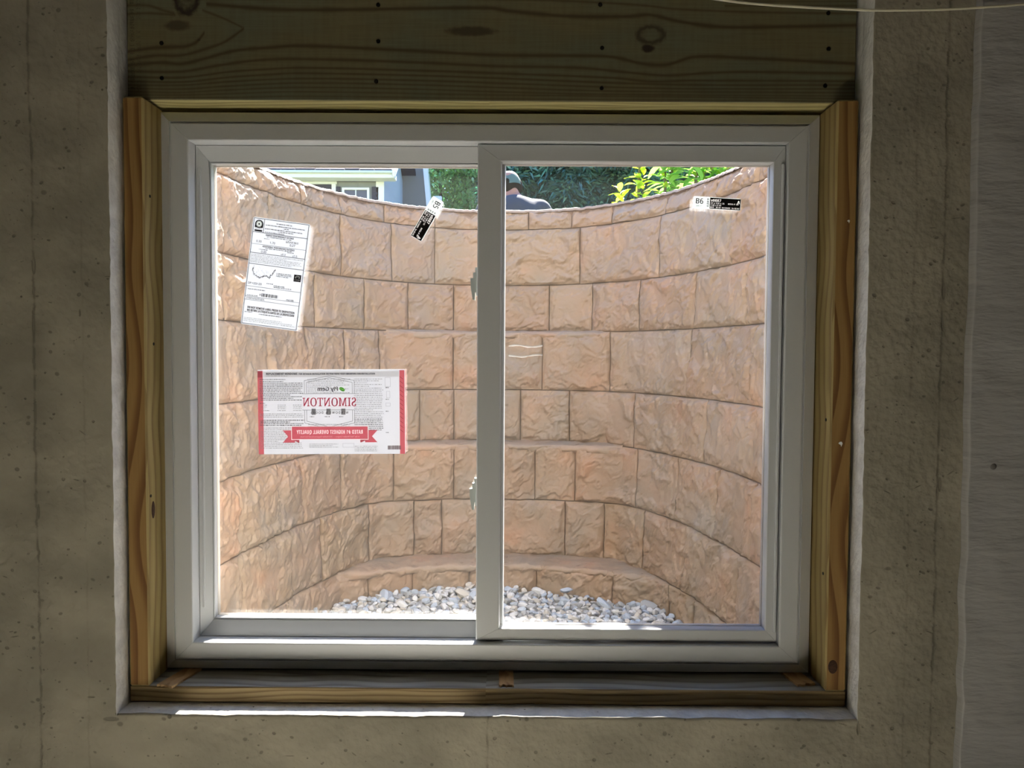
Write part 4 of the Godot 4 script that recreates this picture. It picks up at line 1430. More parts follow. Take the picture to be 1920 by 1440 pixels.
func build_gravel():
	var r := RandomNumberGenerator.new()
	r.seed = 17
	var bed := PackedVector3Array()
	for j in 24:
		for i in 30:
			var u := i / 29.0
			var phi := deg_to_rad(lerpf(-17.0, 197.0, u))
			var rr := (well_r(phi, -0.6) - 0.034) * (1.0 - j / 23.0)
			var p := well_p(phi, 0, rr)
			bed.append(Vector3(p.x, gravel_y(p.x, p.z) - 0.012, p.z))
	var gb := obj("gravel_bed", grid_mesh(bed, 30, 24, false), M.gravel_bed)
	gb.set_meta("kind", "stuff")
	tag(gb, "dark fine gravel packed beneath the loose crushed stones", "gravel")
	var shapes := []
	for k in 14:
		shapes.append(stone_mesh(900 + k, 1))
	var all := []
	for layer in 2:
		var x := -0.60
		while x < 0.60:
			var z := -0.95
			while z < -0.17:
				var q := Vector3(x + r.randf_range(-0.008, 0.008), 0, z + r.randf_range(-0.008, 0.008))
				var phi := atan2(CZ - q.z, q.x)
				if phi < -1.6:
					phi += TAU
				var dist := Vector2(q.x, q.z - CZ).length()
				if dist < well_r(phi, -0.6) - 0.021:
					var big := r.randf()
					var size := lerpf(0.009, 0.0165, big) * (1.35 if r.randf() < 0.06 else 1.0)
					q.y = gravel_y(q.x, q.z) + (-0.006 if layer == 0 else 0.004) + r.randf_range(-0.003, 0.003)
					all.append([q, size, layer, r.randi_range(0, 13), r.randf()])
				z += 0.0205
			x += 0.0205 + r.randf_range(-0.001, 0.001)
	# the 300 that show largest are single stones, the rest one mass
	var order := []
	for i in all.size():
		var e: Array = all[i]
		if e[2] == 1 and e[0].z < -0.585:
			order.append([e[1] + (0.002 if e[0].z < -0.60 else 0.0), i])
	order.sort_custom(func(a, b): return a[0] > b[0])
	var single := {}
	for k in mini(290, order.size()):
		single[order[k][1]] = true
	var mats := [M.gravel_blue, M.gravel_cream, M.gravel_grey, M.gravel_white]
	var words := ["angular blue-grey chip of crushed stone on the gravel under the well wall", "cream coloured chip of crushed stone on the gravel under the well wall", "plain mid-grey chip of crushed stone on the gravel under the well wall", "whitish chip of crushed stone on the gravel under the well wall"]
	var rest := []
	for i in all.size():
		var e: Array = all[i]
		var b := Basis.from_euler(Vector3(r.randf_range(-0.6, 0.6), r.randf_range(0, TAU), r.randf_range(-0.6, 0.6))).scaled(Vector3.ONE * e[1])
		if single.has(i):
			var kind := 0 if e[4] < 0.22 else 1 if e[4] < 0.45 else 2 if e[4] < 0.72 else 3
			var o := obj("gravel_stone", shapes[e[3]], mats[kind], self, e[0])
			o.basis = b
			tag(o, words[kind], "stone", "crushed stones of the gravel bed")
		else:
			rest.append([Transform3D(b, e[0]), e[4]])
	# a few stones one could point at
	for e in [[Vector3(-0.488, -0.622, -0.640), 0.022, 905, "large pale blue stone at the left end of the gravel against the stone well"], [Vector3(-0.318, -0.615, -0.745), 0.023, 911, "large light blue stone standing in the gravel edge left of the middle"], [Vector3(0.305, -0.618, -0.715), 0.024, 907, "large pale blue wedge of stone lying on the gravel right of the middle"], [Vector3(0.205, -0.609, -0.80), 0.019, 902, "small pointed blue stone upright against the well wall right of the middle"], [Vector3(0.425, -0.619, -0.70), 0.021, 909, "grey angular stone on the gravel under the lowest ledge's right end"], [Vector3(-0.265, -0.613, -0.785), 0.018, 904, "round grey stone against the wall next to the large light blue stone"]]:
		var o := obj("gravel_stone", stone_mesh(e[2], 2), M.gravel_blue if e[3].contains("blue stone") or e[3].contains("blue wedge") else M.gravel_grey, self, e[0])
		o.basis = Basis.from_euler(Vector3(0.4, r.randf_range(0, TAU), 0.3)).scaled(Vector3.ONE * e[1])
		tag(o, e[3], "stone", "crushed stones of the gravel bed")
	var mm := MultiMesh.new()
	mm.transform_format = MultiMesh.TRANSFORM_3D
	mm.use_colors = true
	mm.mesh = shapes[3]
	mm.instance_count = rest.size()
	for i in rest.size():
		mm.set_instance_transform(i, rest[i][0])
		var k: float = rest[i][1]
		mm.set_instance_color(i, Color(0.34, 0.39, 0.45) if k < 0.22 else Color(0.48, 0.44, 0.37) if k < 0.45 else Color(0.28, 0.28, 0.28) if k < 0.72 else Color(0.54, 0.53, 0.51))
	var mi := MultiMeshInstance3D.new()
	mi.name = "gravel"
	mi.multimesh = mm
	mi.material_override = M.gravel
	mi.set_meta("kind", "stuff")
	tag(mi, "pale crushed stone filling the bottom of the window well", "gravel")
	add_child(mi)


func gravel_y(x: float, z: float) -> float:
	return -0.634 + 0.010 * exp(-pow((x + 0.10) / 0.25, 2.0)) - 0.004 * sin(x * 9.0) + 0.004 * sin(z * 21.0 + x * 5.0)


# =====================================================================  the yard
func build_yard():
	var pts := PackedVector3Array()
	var n := 90
	var out := [0.03, 0.10, 0.4, 1.0, 2.5, 6.0, 14.0, 40.0]
	var lump := noise(1.5, 3, 140)
	# lawn outside the well, from the house wall round
	for o in out:
		for i in n:
			var phi := deg_to_rad(lerpf(-16.9, 196.9, i / (n - 1.0)))
			var r: float = wall_r(phi, RIM) + o
			var p := well_p(phi, 0, r)
			if o > 0.5:
				p.z = minf(p.z, WALL_OUT - 0.03) if absf(p.x) > 0.7 else p.z
			pts.append(Vector3(p.x, GRADE + lump.get_noise_2d(p.x, p.z) * 0.02, p.z))
	var gm := mat(Color.WHITE, 0.95, {"uv1_triplanar": true, "uv1_world_triplanar": true, "uv1_scale": Vector3(0.7, 0.7, 0.7)})
	gm.albedo_texture = ramp_tex(noise(0.03, 4, 141), [0.2, 0.5, 0.8], [Color(0.30, 0.33, 0.16), Color(0.42, 0.42, 0.24), Color(0.52, 0.47, 0.33)], 512)
	struct("ground", grid_mesh(pts, n, out.size(), true), gm, "patchy lawn and soil round the top of the window well")


func siding(st: SurfaceTool, x0: float, x1: float, y0: float, y1: float, z: float, cut := 0.3):
	cbox(st, Vector3(x0, y0, z - 0.08), Vector3(x1, y1, z), 0.004)
	var x := x0 + cut
	while x < x1 - 0.05:   # grooves between the panels stand as thin battens
		cbox(st, Vector3(x, y0, z - 0.01), Vector3(x + 0.02, y1, z + 0.006), 0.002)
		x += cut


func build_shed():
	var s := thing("shed", "blue-grey garden shed with white trim and dark shutters behind the well rim", "shed", Vector3(-2.0, GRADE, -10.5))
	var Z := 0.0
	var wallm := mat(Color(0.54, 0.57, 0.565), 0.8)
	var sidem := mat(Color(0.66, 0.72, 0.77), 0.8)
	var white := mat(Color(0.90, 0.93, 0.94), 0.6)
	var dark := mat(Color(0.16, 0.17, 0.23), 0.7)
	var roofm := mat(Color(0.26, 0.25, 0.31), 0.9)
	var pane := mat(Color(0.30, 0.31, 0.34), 0.15)
	# positions here are measured from the shed's right front corner
	var st := begin()
	siding(st, -3.4, 0.0, 0.0, 2.24, 0.0)
	obj("front_wall", st.commit(), wallm, s)
	st = begin()
	cbox(st, Vector3(-0.08, 0, -2.6), Vector3(0.0, 2.24, -0.08), 0.004)
	cbox(st, Vector3(-3.4, 0, -2.6), Vector3(-3.32, 2.24, -0.08), 0.004)
	cbox(st, Vector3(-3.32, 0, -2.6), Vector3(-0.08, 2.24, -2.52), 0.004)
	# gable triangle on the visible end
	prism_side(st, [Vector2(0.15, 2.24), Vector2(-2.75, 2.24), Vector2(-1.3, 3.3)], -0.06, 0.0)
	obj("side_wall", st.commit(), sidem, s)
	obj("corner_post", box(Vector3(-0.10, 0, 0.0), Vector3(0.025, 2.24, 0.03), 0.004), white, s)
	obj("fascia", box(Vector3(-3.6, 2.238, 0.03), Vector3(0.22, 2.325, 0.28), 0.01), white, s)
	obj("gutter_lip", box(Vector3(-3.6, 2.30, 0.28), Vector3(0.25, 2.34, 0.33), 0.008), mat(Color(0.80, 0.86, 0.84), 0.5), s)
	# roof: two slopes, and the shingle courses of the front one
	st = begin()
	var ridge := Vector3(0, 3.36, -1.3)
	for front in [true, false]:
		var eave := Vector3(0, 2.34, 0.32) if front else Vector3(0, 2.34, -2.92)
		quad(st, Vector3(-3.6, eave.y, eave.z), Vector3(0.24, eave.y, eave.z), Vector3(0.24, ridge.y, ridge.z), Vector3(-3.6, ridge.y, ridge.z), Vector3.UP)
		quad(st, Vector3(-3.6, eave.y - 0.03, eave.z), Vector3(0.24, eave.y - 0.03, eave.z), Vector3(0.24, ridge.y - 0.05, ridge.z), Vector3(-3.6, ridge.y - 0.05, ridge.z), Vector3.DOWN)
		quad(st, Vector3(0.24, eave.y, eave.z), Vector3(0.24, eave.y - 0.03, eave.z), Vector3(0.24, ridge.y - 0.05, ridge.z), Vector3(0.24, ridge.y, ridge.z), Vector3.RIGHT)
		quad(st, Vector3(-3.6, eave.y, eave.z), Vector3(-3.6, eave.y - 0.03, eave.z), Vector3(-3.6, ridge.y - 0.05, ridge.z), Vector3(-3.6, ridge.y, ridge.z), Vector3.LEFT)
	obj("roof", st.commit(), roofm, s)
	st = begin()
	var slope := Transform3D(Basis(Vector3.RIGHT, atan2(1.02, 1.62)), Vector3(0, 2.345, 0.32))
	var r := RandomNumberGenerator.new()
	r.seed = 8
	for c in 13:
		var x := -3.6 + (0.12 if c % 2 else 0.0)
		while x < 0.2:
			var w := r.randf_range(0.2, 0.3)
			cbox(st, Vector3(x, 0.0, -0.145 * (c + 1)), Vector3(minf(x + w, 0.24), r.randf_range(0.012, 0.02), -0.145 * c), 0.003, 127, slope)
			x += w + 0.008
	var sh := obj("shingles", st.commit(), roofm, s)
	sh.set_meta("kind", "stuff")
	# white rake board on the visible gable edge
	st = begin()
	var rake := Transform3D(Basis(Vector3.RIGHT, atan2(1.02, 1.62)), Vector3(0, 2.25, 0.32))
	cbox(st, Vector3(0.20, 0, -1.95), Vector3(0.245, 0.11, 0.0), 0.004, 127, rake)
	obj("rake_board", st.commit(), white, s)
	# right window with four panes and shutters
	window_part(s, -0.62, -0.20, 1.40, 2.145, white, pane, 2, 4)
	for x in [[-0.755, -0.645], [-0.165, -0.055]]:
		var q := obj("shutter", box(Vector3(x[0], 1.38, 0.0), Vector3(x[1], 2.16, 0.03), 0.006), dark, s)
		for k in 9:
			obj("louver", box(Vector3(x[0] + 0.02, 1.44 + k * 0.075, 0.03), Vector3(x[1] - 0.02, 1.475 + k * 0.075, 0.037), 0.003), dark, q)
	# door with a small grid of panes and a wide white surround
	obj("door_frame", box(Vector3(-1.46, 0.0, 0.0), Vector3(-1.40, 2.20, 0.035), 0.004), white, s)
	obj("door_frame", box(Vector3(-0.78, 0.0, 0.0), Vector3(-0.715, 2.20, 0.035), 0.004), white, s)
	obj("door_frame", box(Vector3(-1.46, 2.195, 0.0), Vector3(-0.70, 2.235, 0.04), 0.004), white, s)
	obj("door", box(Vector3(-1.40, 0.0, -0.02), Vector3(-0.78, 2.195, 0.012), 0.004), dark, s)
	window_part(s, -1.26, -0.86, 1.60, 2.10, white, pane, 3, 2, 0.012)
	# steep side slope with its white edge that shows beyond the shed's end
	var L := thing("lean_to_roof", "steep dark grey roof side with a white edge beside the shed", "roof", Vector3(-1.85, GRADE, -12.6))
	var a := PackedVector2Array([Vector2(-0.75, 0.0), Vector2(0.40, 0.0), Vector2(0.40, 1.0), Vector2(0.16, 3.6), Vector2(-0.75, 3.6)])
	obj("slope", prism(a, -0.25, 0.0), mat(Color(0.44, 0.45, 0.44), 0.9), L)
	a = PackedVector2Array([Vector2(0.40, 1.0), Vector2(0.475, 1.0), Vector2(0.245, 3.6), Vector2(0.16, 3.6)])
	obj("edge_board", prism(a, -0.24, 0.02), white, L)
	obj("corner_bracket", box(Vector3(0.40, 2.05, -0.05), Vector3(0.56, 2.45, 0.04), 0.01), white, L)


func prism_side(st: SurfaceTool, outline: Array, x0: float, x1: float):
	# outline as (z, y), pushed along x
	var o := PackedVector2Array(outline)
	var t := Geometry2D.triangulate_polygon(o)
	for k in range(0, t.size(), 3):
		for x in [x0, x1]:
			tri(st, Vector3(x, o[t[k]].y, o[t[k]].x), Vector3(x, o[t[k + 1]].y, o[t[k + 1]].x), Vector3(x, o[t[k + 2]].y, o[t[k + 2]].x), Vector3(signf(x - (x0 + x1) / 2), 0, 0))


func window_part(s: Node3D, x0: float, x1: float, y0: float, y1: float, white: Material, pane: Material, across: int, up: int, z := 0.0):
	var w := obj("window", box(Vector3(x0 + 0.02, y0 + 0.02, z), Vector3(x1 - 0.02, y1 - 0.02, z + 0.012), 0.001), pane, s)
	var t := 0.035
	obj("casing", box(Vector3(x0, y0, z), Vector3(x0 + t, y1, z + 0.04), 0.004), white, w)
	obj("casing", box(Vector3(x1 - t, y0, z), Vector3(x1, y1, z + 0.04), 0.004), white, w)
	obj("casing", box(Vector3(x0 + t, y1 - t, z), Vector3(x1 - t, y1, z + 0.04), 0.004), white, w)
	obj("casing", box(Vector3(x0 + t, y0, z), Vector3(x1 - t, y0 + t, z + 0.04), 0.004), white, w)
	for k in range(1, across):
		var x := lerpf(x0, x1, float(k) / across)
		obj("muntin", box(Vector3(x - 0.009, y0 + t, z + 0.012), Vector3(x + 0.009, y1 - t, z + 0.026), 0.003), white, w)
	for k in range(1, up):
		var y := lerpf(y0, y1, float(k) / up)
		obj("muntin", box(Vector3(x0 + t, y - 0.009, z + 0.012), Vector3(x1 - t, y + 0.009, z + 0.024), 0.003), white, w)


# =====================================================================  trees and shrub
func leaf_mesh(len_: float, wide: float, bend: float) -> ArrayMesh:
	# one leaf along +y, folded a little along its midrib; two sided by the renderer
	var pts := PackedVector3Array()
	for j in 6:
		var t := j / 5.0
		var w := wide * pow(sin(PI * clampf(t * 0.94 + 0.03, 0.0, 1.0)), 0.8) * (1.0 - 0.25 * t)
		for i in 3:
			var s := i - 1.0
			pts.append(Vector3(s * w, t * len_, absf(s) * w * 0.35 - bend * t * t * len_))
	return grid_mesh(pts, 3, 6, true)


func cluster_mesh(seed_: int, leaves: int, size: float, wide: float, spread: float, droop: float) -> ArrayMesh:
	var r := RandomNumberGenerator.new()
	r.seed = seed_
	var st := begin()
	for k in leaves:
		var d := Vector3(r.randfn(), r.randfn() * 0.6 + 0.25, r.randfn()).normalized()
		var side := d.cross(Vector3.UP + Vector3(r.randfn(), 0, r.randfn()) * 0.6).normalized()
		var p := d * r.randf_range(0.1, spread)
		var l := size * r.randf_range(0.7, 1.2)
		var tip := p + d * l + Vector3(0, -droop * l, 0)
		var midp := p + d * l * 0.5 + Vector3(0, -droop * l * 0.2, 0)
		var n := side.cross(d).normalized()
		var a := midp + side * wide
		var b := midp - side * wide
		tri(st, p, a, tip, n)
		tri(st, p, tip, b, n)
	return st.commit()


func tree(called: String, label: String, at: Vector3, size: Vector3, low: float, count: int, mesh: Mesh, m: Material, seed_: int, cone := 0.0, tight := 0.35):
	var t := thing(called, label, "tree", at, "trees beyond the well")
	var r := RandomNumberGenerator.new()
	r.seed = seed_
	var trunk := mat(Color(0.28, 0.22, 0.16), 0.9)
	var h := low + size.y
	obj("trunk", tube([Vector3.ZERO, Vector3(0.03, h * 0.3, 0), Vector3(-0.02, h * 0.6, 0.03), Vector3(0, h * 0.9, 0)], [0.09, 0.075, 0.05, 0.015], 9), trunk, t)
	var mm := MultiMesh.new()
	mm.transform_format = MultiMesh.TRANSFORM_3D
	mm.use_colors = true
	mm.mesh = mesh
	mm.instance_count = count
	var lobes := []
	for k in 26:
		lobes.append([Vector3(r.randfn(), r.randf_range(-1, 1), r.randfn()).normalized() * r.randf_range(0.45, 0.85), r.randf_range(0.22, 0.42)])
	for i in count:
		var p: Vector3
		if cone > 0.0:
			var y := 1.0 - pow(r.randf(), 0.75)
			var a := r.randf_range(0, TAU)
			var rad := (1.0 - y * cone) * (0.78 + 0.22 * sin(a * 5.0 + y * 17.0 + seed_)) * sqrt(r.randf_range(tight, 1.0))
			p = Vector3(cos(a) * rad * size.x, low + y * size.y, sin(a) * rad * size.z)
		else:
			var lb: Array = lobes[r.randi_range(0, lobes.size() - 1)]
			var q: Vector3 = lb[0] + Vector3(r.randfn(), r.randfn(), r.randfn()).normalized() * lb[1] * pow(r.randf(), 0.4)
			p = Vector3(q.x * size.x, low + (q.y * 0.5 + 0.5) * size.y, q.z * size.z)
		var b := Basis.from_euler(Vector3(r.randf_range(-0.5, 0.5), r.randf_range(0, TAU), r.randf_range(-0.5, 0.5))).scaled(Vector3.ONE * r.randf_range(0.7, 1.3))
		mm.set_instance_transform(i, Transform3D(b, p))
		var shade := 0.55 + 1.1 * pow(r.randf(), 1.6)
		mm.set_instance_color(i, Color(shade * r.randf_range(0.85, 1.15), shade, shade * r.randf_range(0.8, 1.1)))
	var mi := MultiMeshInstance3D.new()
	mi.name = "foliage"
	mi.multimesh = mm
	mi.material_override = m
	mi.set_meta("kind", "stuff")
	t.add_child(mi)


func leaf_mat(c: Color, back: float, rough := 0.45) -> StandardMaterial3D:
	return mat(c, rough, {"backlight_enabled": true, "backlight": (Color(c.r, c.g, c.b).srgb_to_linear() / maxf(c.srgb_to_linear().r, c.srgb_to_linear().g) * back).linear_to_srgb(), "cull_mode": BaseMaterial3D.CULL_DISABLED, "vertex_color_use_as_albedo": true})


func build_trees():
	var spruce := cluster_mesh(1, 16, 0.17, 0.017, 0.11, 0.55)
	var broad := cluster_mesh(2, 12, 0.095, 0.030, 0.15, 0.25)
	var con := leaf_mat(Color(0.42, 0.60, 0.53), 0.7)
	var con2 := leaf_mat(Color(0.44, 0.62, 0.52), 0.7)
	var green := leaf_mat(Color(0.64, 0.75, 0.58), 1.1)
	var pale := leaf_mat(Color(0.62, 0.75, 0.50), 1.1)
	var bl := leaf_mat(Color(0.56, 0.70, 0.63), 0.9)
	tree("leafy_tree", "light green leafy tree standing right behind the shed's end", Vector3(-1.45, GRADE, -13.8), Vector3(1.0, 5.0, 1.0), 0.5, 1000, broad, green, 31)
	tree("leafy_tree", "bluish green leafy tree seen beside the window's meeting stile", Vector3(-0.55, GRADE, -14.4), Vector3(0.9, 4.6, 0.9), 0.4, 1300, broad, bl, 32)
	tree("conifer", "dark green conifer right behind the kneeling man", Vector3(0.15, GRADE, -12.2), Vector3(0.95, 4.2, 0.9), 0.1, 1900, spruce, con, 33, 0.62)
	tree("conifer", "dense dark green conifer in the middle of the evergreen row", Vector3(1.05, GRADE, -12.0), Vector3(1.0, 4.3, 0.9), 0.1, 2100, spruce, con, 34, 0.6)
	tree("conifer", "blue-green conifer at the right end of the evergreen row behind the yellow-green shrub", Vector3(2.05, GRADE, -12.0), Vector3(1.0, 4.1, 0.9), 0.1, 2100, spruce, con2, 35, 0.6)
	tree("conifer", "dark conifer far right, showing through gaps of the yellow-green shrub", Vector3(3.2, GRADE, -12.2), Vector3(1.0, 4.0, 0.9), 0.1, 1700, spruce, con2, 36, 0.6)
	tree("backdrop_tree", "pale sunlit leafy tree high above the evergreen row, near its left end", Vector3(0.3, GRADE, -16.5), Vector3(1.6, 5.6, 1.2), 0.6, 1500, broad, pale, 41)
	tree("backdrop_tree", "pale leafy tree behind the right end of the evergreen row", Vector3(2.9, GRADE, -16.8), Vector3(1.7, 5.4, 1.2), 0.6, 1300, broad, pale, 42)
	tree("backdrop_tree", "tall leafy tree behind the shed roof's right end", Vector3(-2.2, GRADE, -17.0), Vector3(1.8, 5.6, 1.3), 0.6, 1600, broad, green, 43)
	tree("backdrop_tree", "leafy tree at the far right, mostly behind the well rim", Vector3(5.2, GRADE, -15.0), Vector3(1.8, 5.2, 1.3), 0.6, 1300, broad, green, 44)


func build_shrub():
	var s := thing("shrub", "bright yellow-green leafy shrub standing close behind the well rim", "shrub", Vector3(0.95, GRADE, -2.75))
	var r := RandomNumberGenerator.new()
	r.seed = 77
	var yel := leaf_mat(Color(0.52, 0.60, 0.10), 0.8, 0.4)
	var lime := leaf_mat(Color(0.42, 0.50, 0.13), 0.6, 0.4)
	var grn := leaf_mat(Color(0.30, 0.44, 0.16), 0.7, 0.4)
	var tan := leaf_mat(Color(0.56, 0.45, 0.22), 0.7, 0.5)
	var shapes := [leaf_mesh(0.075, 0.017, 0.25), leaf_mesh(0.090, 0.020, 0.45), leaf_mesh(0.062, 0.015, 0.1), leaf_mesh(0.080, 0.021, 0.7)]
	# x of the stem where it passes the well rim, its height, and how yellow it is
	var stems := [[-0.27, 1.7, 0], [-0.225, 0.58, 0], [-0.335, 0.50, 0], [-0.17, 2.0, 0], [-0.09, 2.2, 1], [-0.03, 0.72, 1], [0.04, 2.2, 1], [0.09, 0.70, 2], [0.15, 2.3, 2], [0.21, 0.74, 2], [0.27, 2.3, 2], [0.34, 0.78, 2], [0.42, 2.2, 2], [0.12, 0.62, 1]]
	for e in stems:
		var base := Vector3(e[0] * 0.6 + r.randf_range(-0.03, 0.03), 0, r.randf_range(-0.08, 0.08))
		var tall: float = e[1]
		var top := Vector3(lerpf(base.x, e[0], tall / 0.55) if tall < 1.0 else e[0] * 1.6 + 0.08, tall, r.randf_range(-0.14, 0.14))
		var path := []
		for k in 13:
			var t := k / 12.0
			path.append(base.lerp(top, t) + Vector3(0.02 * sin(t * tall * 9.0 + e[0] * 20.0), 0, 0.015 * cos(t * tall * 8.0)))
		var thick := 0.006 if tall < 1.0 else 0.010
		var radii := []
		for k in 13:
			radii.append(lerpf(thick, 0.0015, k / 12.0))
		obj("stem", tube(path, radii, 7), mat(Color(0.34, 0.32, 0.18), 0.8), s)
		var n := 21
		for k in n:
			var y := lerpf(0.27, minf(tall, 0.66), k / (n - 1.0))
			var t := y / tall * 12.0
			var i := mini(int(t), 11)
			var p: Vector3 = path[i].lerp(path[i + 1], t - i)
			var a := k * 2.4 + r.randf_range(-0.4, 0.4)
			var o := obj("leaf", shapes[r.randi_range(0, 3)], null, s, p)
			var up := lerpf(0.3, 0.9, float(k) / n) + r.randf_range(-0.25, 0.15)
			var d := Vector3(cos(a), up, sin(a)).normalized()
			var side := d.cross(Vector3.UP).normalized()
			o.basis = Basis(side, d, side.cross(d)).scaled(Vector3.ONE * r.randf_range(0.8, 1.2))
			var pick := r.randf()
			o.material_override = (yel if pick < 0.6 else lime) if e[2] == 0 else (yel if pick < 0.2 else lime if pick < 0.55 else grn) if e[2] == 1 else (grn if pick < 0.4 else tan if pick < 0.6 else lime)
	# the leaves further up and inside, too many to tell apart
	for pass_ in 2:
		var mm := MultiMesh.new()
		mm.transform_format = MultiMesh.TRANSFORM_3D
		mm.mesh = shapes[pass_]
		mm.instance_count = 2300 if pass_ == 0 else 500
		for k in mm.instance_count:
			var y := r.randf_range(0.70, 2.35) if pass_ == 0 else r.randf_range(0.20, 0.75)
			var p := Vector3((r.randf_range(-0.50, 0.85) if y > 1.1 else r.randf_range(-0.36, 0.85)) if pass_ == 0 else r.randf_range(-0.12, 0.62), y, r.randfn() * 0.16)
			var d := Vector3(r.randfn(), r.randf_range(-0.2, 0.9), r.randfn()).normalized()
			var side := d.cross(Vector3(0.1, 1, 0.2)).normalized()
			mm.set_instance_transform(k, Transform3D(Basis(side, d, side.cross(d)).scaled(Vector3.ONE * r.randf_range(0.8, 1.4)), p))
		var mi := MultiMeshInstance3D.new()
		mi.name = "foliage"
		mi.multimesh = mm
		mi.material_override = lime if pass_ == 0 else grn
		mi.set_meta("kind", "stuff")
		s.add_child(mi, true)


# =====================================================================  the man
# Bones are [from, to, radius at from, radius at to]; their capsules melt into one another and the sum is meshed as surface nets.
func body_mesh(bones: Array, cell: float, melt: float, cut := []) -> ArrayMesh:
	var lo := Vector3.ONE * 1e9
	var hi := -lo
	for b in bones:
		for e in 2:
			lo = lo.min(b[e] - Vector3.ONE * (b[2 + e] + cell * 3.0))
			hi = hi.max(b[e] + Vector3.ONE * (b[2 + e] + cell * 3.0))
	var n := Vector3i(((hi - lo) / cell).ceil()) + Vector3i.ONE
	var f := PackedFloat32Array()
	f.resize(n.x * n.y * n.z)
	f.fill(1.0)
	for b in bones:
		var A: Vector3 = b[0]
		var B: Vector3 = b[1]
		var R := maxf(b[2], b[3]) + melt + cell * 2.0
		var i0 := Vector3i(((A.min(B) - Vector3.ONE * R - lo) / cell).floor()).clamp(Vector3i.ZERO, n - Vector3i.ONE)
		var i1 := Vector3i(((A.max(B) + Vector3.ONE * R - lo) / cell).ceil()).clamp(Vector3i.ZERO, n - Vector3i.ONE)
		var AB := B - A
		var ll := maxf(AB.length_squared(), 1e-9)
		for z in range(i0.z, i1.z + 1):
			for y in range(i0.y, i1.y + 1):
				for x in range(i0.x, i1.x + 1):
					var p := lo + Vector3(x, y, z) * cell
					var t := clampf((p - A).dot(AB) / ll, 0.0, 1.0)
					var d := (p - A - AB * t).length() - lerpf(b[2], b[3], t)
					var at := (z * n.y + y) * n.x + x
					var o := f[at]
					var h := maxf(melt - absf(o - d), 0.0) / melt
					f[at] = minf(o, d) - h * h * melt * 0.25
	for c in cut:   # keep only what lies on the plane's side: [normal, distance]
		for z in n.z:
			for y in n.y:
				for x in n.x:
					var at := (z * n.y + y) * n.x + x
					f[at] = maxf(f[at], (lo + Vector3(x, y, z) * cell).dot(c[0]) - c[1])
	var id := {}
	var verts := PackedVector3Array()
	var idx := PackedInt32Array()
	var sx := 1
	var sy := n.x
	var sz := n.x * n.y
	var corner := [0, sx, sy, sx + sy, sz, sx + sz, sy + sz, sx + sy + sz]
	var edges := [[0, 1], [2, 3], [4, 5], [6, 7], [0, 2], [1, 3], [4, 6], [5, 7], [0, 4], [1, 5], [2, 6], [3, 7]]
	for z in n.z - 1:
		for y in n.y - 1:
			for x in n.x - 1:
				var at := z * sz + y * sy + x
				var inside := 0
				for q in 8:
					if f[at + corner[q]] < 0.0:
						inside += 1
				if inside == 0 or inside == 8:
					continue
				var sum := Vector3.ZERO
				var k := 0
				for e in edges:
					var a := f[at + corner[e[0]]]
					var b := f[at + corner[e[1]]]
					if (a < 0.0) != (b < 0.0):
						var t := a / (a - b)
						var pa := Vector3(e[0] & 1, (e[0] >> 1) & 1, e[0] >> 2)
						var pb := Vector3(e[1] & 1, (e[1] >> 1) & 1, e[1] >> 2)
						sum += pa.lerp(pb, t)
						k += 1
				id[at] = verts.size()
				verts.append(lo + (Vector3(x, y, z) + sum / k) * cell)
	for at in id:
		for ax in 3:
			var step: int = [sx, sy, sz][ax]
			var u: int = [sy, sz, sx][ax]
			var v: int = [sz, sx, sy][ax]
			var a := f[at]
			var b := f[at + step]
			if (a < 0.0) == (b < 0.0) or not (id.has(at - u) and id.has(at - v) and id.has(at - u - v)):
				continue
			var q := [id[at], id[at - u], id[at - u - v], id[at - v]]
			if a < 0.0:
				idx.append_array([q[0], q[3], q[2], q[0], q[2], q[1]])
			else:
				idx.append_array([q[0], q[1], q[2], q[0], q[2], q[3]])
	# smooth normals, pointing out
	var nor := PackedVector3Array()
	nor.resize(verts.size())
	for i in range(0, idx.size(), 3):
		var nn := (verts[idx[i + 2]] - verts[idx[i]]).cross(verts[idx[i + 1]] - verts[idx[i]])
		for e in 3:
			nor[idx[i + e]] += nn
	for i in nor.size():
		nor[i] = nor[i].normalized()
	var arr := []
	arr.resize(Mesh.ARRAY_MAX)
	arr[Mesh.ARRAY_VERTEX] = verts
	arr[Mesh.ARRAY_NORMAL] = nor
	arr[Mesh.ARRAY_INDEX] = idx
	var m := ArrayMesh.new()
	m.add_surface_from_arrays(Mesh.PRIMITIVE_TRIANGLES, arr)
	return m


